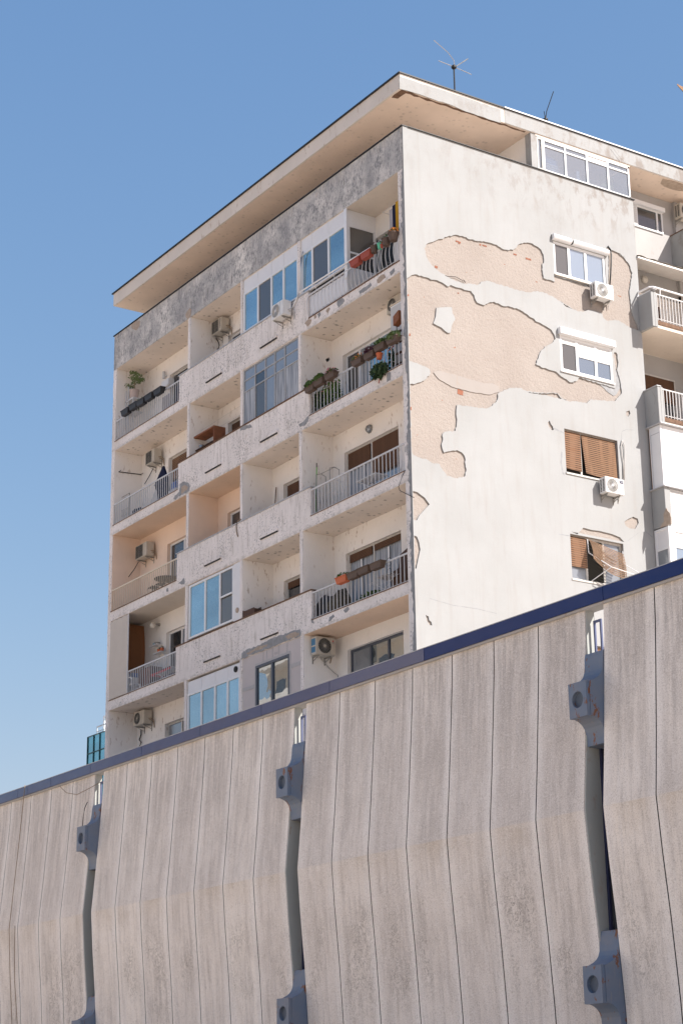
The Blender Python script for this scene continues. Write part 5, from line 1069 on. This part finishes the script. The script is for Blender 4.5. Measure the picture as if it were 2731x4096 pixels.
# hoses / cables
def cab(label,pts,mat,r=.012,cat='cable',name='cable'): return tag(MB().tube(pts,r,5).build(name,mat,smooth=True),label,cat)
def Fx(K,y,L): return [(Fp(u,v,K,y)[0],y,Fp(u,v,K,y)[1]) for u,v in L]
def Gx(K,x,L): return [(x,Gp(u,v,K,x)[0],Gp(u,v,K,x)[1]) for u,v in L]
cab('twin brown hose hanging over the parapet on the third level',Fx(C4,-.03,[(125,935),(98,950),(88,990),(90,1030),(100,1070)]),CABLET,.016,'hose','drain_hose')
cab('white conduit running down between the two white enclosures',Fx(C2,-.03,[(612,795),(598,850),(592,950),(590,1080),(560,1170),(530,1235),(505,1250)]),PVC,.022,'pipe','conduit')
cab('thin black wire from the railing to the cracked gable corner',Fx(C4,-.03,[(1412,550),(1390,590),(1358,680),(1370,710),(1420,735),(1480,765)]),CABLEB,.009)
cab('black insulated pipe beside the upper gable window',Gx(K9,.03,[(1250,380),(1300,440),(1310,520),(1308,700),(1300,880),(1285,1070)]),CABLEB,.022,'pipe','insulated_pipe')
cab('pale cable pair beside the brown shuttered gable window',Gx(K10,.03,[(1290,610),(1268,700),(1285,850),(1305,960),(1310,1200)]),CABLEW,.014); cab('second pale cable curving beside the gable shutters',Gx(K10,.035,[(1290,620),(1318,690),(1325,800),(1325,950),(1318,1220)]),CABLEW,.014)
cab('black condensate hose below the left air conditioner on the second level',Fx(C3,.9,[(560,450),(520,530),(470,615)]),CABLEB,.013,'hose','drain_hose'); cab('black hose dropping from the peach balcony air conditioner',Fx(C3,.6,[(405,1430),(360,1510),(300,1590),(215,1655)]),CABLEB,.013,'hose','drain_hose')
cab('black hose curving below the top cream air conditioner',Fx((820,1240,11.2),.9,[(505,1250),(540,1340),(610,1450),(645,1580),(610,1720),(560,1790)]),CABLEB,.016,'hose','drain_hose')
cab('dark pipe below the lowest left air conditioner',Fx(C5,.95,[(375,1080),(375,1110),(362,1150),(375,1165),(362,1200)]),CABLEB,.02,'hose','drain_hose')
cab('pale drain hose under the air conditioner with blue fins',[(-4.98,.5,12.98),(-4.98,.75,12.75),(-4.9,.98,12.55),(-4.86,.98,12.2)],CABLEW,.014,'hose','drain_hose')
cab('tan cable draped over the left panels down from the coping',[(-9.05,-5.93,9.72),(-9.06,-5.95,9.4),(-9.1,-6.02,8.2),(-9.15,-6.10,7),(-9.2,-6.15,6.1),(-9.2,-6.08,5.0),(-9.2,-5.95,3.5),(-9.2,-5.9,2.0)],CABLET,.009)
cab('second tan cable hanging on the left panels below the fold',[(-8.85,-6.15,6.15),(-8.9,-6.12,5.6),(-8.95,-6.06,4.8),(-8.9,-5.97,3.8),(-8.8,-5.9,2.4)],CABLET,.009)
cab('thin wire sagging into the leftmost slot under the coping',[(-7.0,-5.93,9.40),(-6.5,-5.97,9.15),(-5.9,-5.97,9.02),(-5.3,-5.95,9.08),(-5.0,-5.8,9.2)],CABLET,.008)
cab('black cable looping beside the leftmost blue bracket',[(-5.25,-6.0,8.75),(-5.36,-6.02,8.6),(-5.42,-6.02,8.4),(-5.42,-6.03,8.2)],CABLEB,.01)
cab('thin guy wires crossing the roof edge above the glazed loggia',Gx((2100,500,3.409),.09,[(1185,300),(1280,430),(1395,560)]),CABLEW,.005)
# small dark disks seen edge-on inside the right pillar (satellite dish rims)
for k,(v,lab) in enumerate(((1605,'rim of a dark satellite dish peeking from behind the corner pillar, upper'),(2060,'rim of a dark satellite dish peeking from behind the corner pillar, lower'))):
    x,z=-.36,ray(1614,v,1,.3)[2]; t=thing('satellite_dish',lab,'satellite dish',(x,.3,float(z)),0,'satellite dishes by the corner pillar'); MB().lathe([(.02,.0),(.12,.015),(.2,.05),(.19,.06),(.1,.03),(.02,.015)],(-.06,0,0),0,18).build('dish',ACG,t,rel=True,smooth=True); MB().tube([(-.03,0,0),(.07,0,0)],.015).build('arm',GALV,t,rel=True)

# ------------------------------------------------------------------ aerials and bird
b_=Gp(405,345,(1500,100,1.2738),-1.0); top=Gp(405,215,(1500,100,1.2738),-1.0)
t=thing('roof_aerial','tall black roof aerial with four thin whisker rods','antenna',(-1.0,b_[0],27.735)); hz=top[1]-27.735
MB().tube([(0,0,0),(0,0,hz)],.022,8).build('mast',CABLEB,t,rel=True); MB().lathe([(.03,hz-.08),(.075,hz-.03),(.075,hz+.02),(.03,hz+.06)],(0,0,0),2,12).build('hub',CABLEB,t,rel=True)
def whisk(K,uv,mat,x=-1.0):
    P=[Gp(u,v,K,x) for u,v in uv]; base=Vector((x,b_[0],27.735)); MB().tube([Vector((x,p[0],p[1]))-base for p in P],.014,4).build('whisker',mat,t,rel=True)
KK=(1500,100,1.2738)
whisk(KK,[(405,215),(400,180),(370,140),(298,77)],RAILW); whisk(KK,[(405,215),(322,182)],RAILW); whisk(KK,[(405,215),(490,252)],RAILW); whisk(KK,[(405,215),(472,172)],GALV)
b2=Gp(867,500,KK,-1.0); t=thing('roof_aerial','short black roof aerial with one long leaning whip','antenna',(-1.0,b2[0],27.735)); 
hz=Gp(867,483,KK,-1.0)[1]-27.735
MB().tube([(0,0,0),(0,0,hz+.12)],.022,8).build('mast',CABLEB,t,rel=True); MB().lathe([(.03,hz-.06),(.075,hz-.02),(.075,hz+.02),(.03,hz+.05)],(0,0,0),2,12).build('hub',CABLEB,t,rel=True); b_=b2
whisk(KK,[(867,483),(872,440),(907,339)],CABLEB); whisk(KK,[(867,483),(859,440)],CABLEB); whisk(KK,[(867,486),(826,484)],GALV)
# bird gliding at the right edge: one continuous body, wings spread
def bird():
    d=30.0
    def at_(u,v): 
        q=AX.T@np.array([(u-IW/2)/FPX,(IH/2-v)/FPX,1.]); return Vector((CAM+q*d).tolist())
    c=at_(2765,372); R_=Vector(AX[0].tolist()); U_=Vector(AX[1].tolist()); F_=Vector(AX[2].tolist())
    t=thing('bird','brown gliding bird with spread wings entering at the upper right edge','bird',tuple(c)); k=d/FPX
    def P(u,v,w_=0): return (R_*((u-2765)*k)+U_*(-(v-372)*k)+F_*w_)
    bm=bmesh.new()
    # body as ellipsoid along screen-vertical with head and tail
    bmesh.ops.create_icosphere(bm,subdivisions=3,radius=1)
    for v in bm.verts:
        x,y,z=v.co; w_=11*(1-.25*y) ; ln=34
        hx=x*w_*(.55 if y>.75 else 1)
        v.co=R_*(hx*k)+U_*(y*ln*k)+F_*(z*10*k)
    me=bpy.data.meshes.new('body'); bm.to_mesh(me); bm.free()
    # wings: leading edge, trailing edge, with thickness
    def wing_(s):
        up=[(0,-14),(16,-20),(32,-17),(52,-21),(66,-27)]; lo=[(0,14),(18,14),(36,2),(54,-12),(67,-22)]
        vs=[];fs=[];n=5
        for (a_,b__) in zip(up,lo):
            for q in (a_,((a_[0]+b__[0])/2,(a_[1]+b__[1])/2),b__):
                th=.012*(1-abs(q[0])/90)
                base=R_*(s*q[0]*k)+U_*(-q[1]*k)+F_*(-.0025*q[0])
                vs.append(base+F_*th)
        m_=len(vs); vs+= [v-F_*.02 for v in vs]
        for i in range(n-1):
            for j in range(2):
                q=(3*i+j,3*i+j+1,3*i+j+4,3*i+j+3); fs.append(q); fs.append(tuple(m_+z_ for z_ in reversed(q)))
        return vs,fs
    b=MB(); b.add([tuple(v.co) for v in me.vertices],[tuple(p.vertices) for p in me.polygons])
    for s in (-1,1): v_,f_=wing_(s); b.add(v_,f_)
    b.add([tuple(P(2765-9,395)),tuple(P(2765+9,395)),tuple(P(2765+22,424)),tuple(P(2765-28,400))],[(0,1,2,3)])
    b.add([tuple(P(2765-3,336)),tuple(P(2765+3,336)),tuple(P(2765,328))],[(0,1,2)])
    b.build('body',plain('tawny feathers',(.40,.25,.16),.8,.2,0,.5,30),t,rel=True,smooth=True)
    m=MB()
    for s in(-1,1):
        L=[(18,14),(36,2),(54,-12),(67,-22)]; L2=[(18,19),(36,7),(54,-8),(69,-22)]
        for i in range(3):
            q=[R_*(s*p[0]*k)+U_*(-p[1]*k)+F_*(-.0025*p[0]-.015) for p in (L[i],L[i+1],L2[i+1],L2[i])]; m.add([tuple(z_) for z_ in q],[(0,1,2,3)])
    m.build('flight_feathers',CABLEB,t,rel=True)
bird()
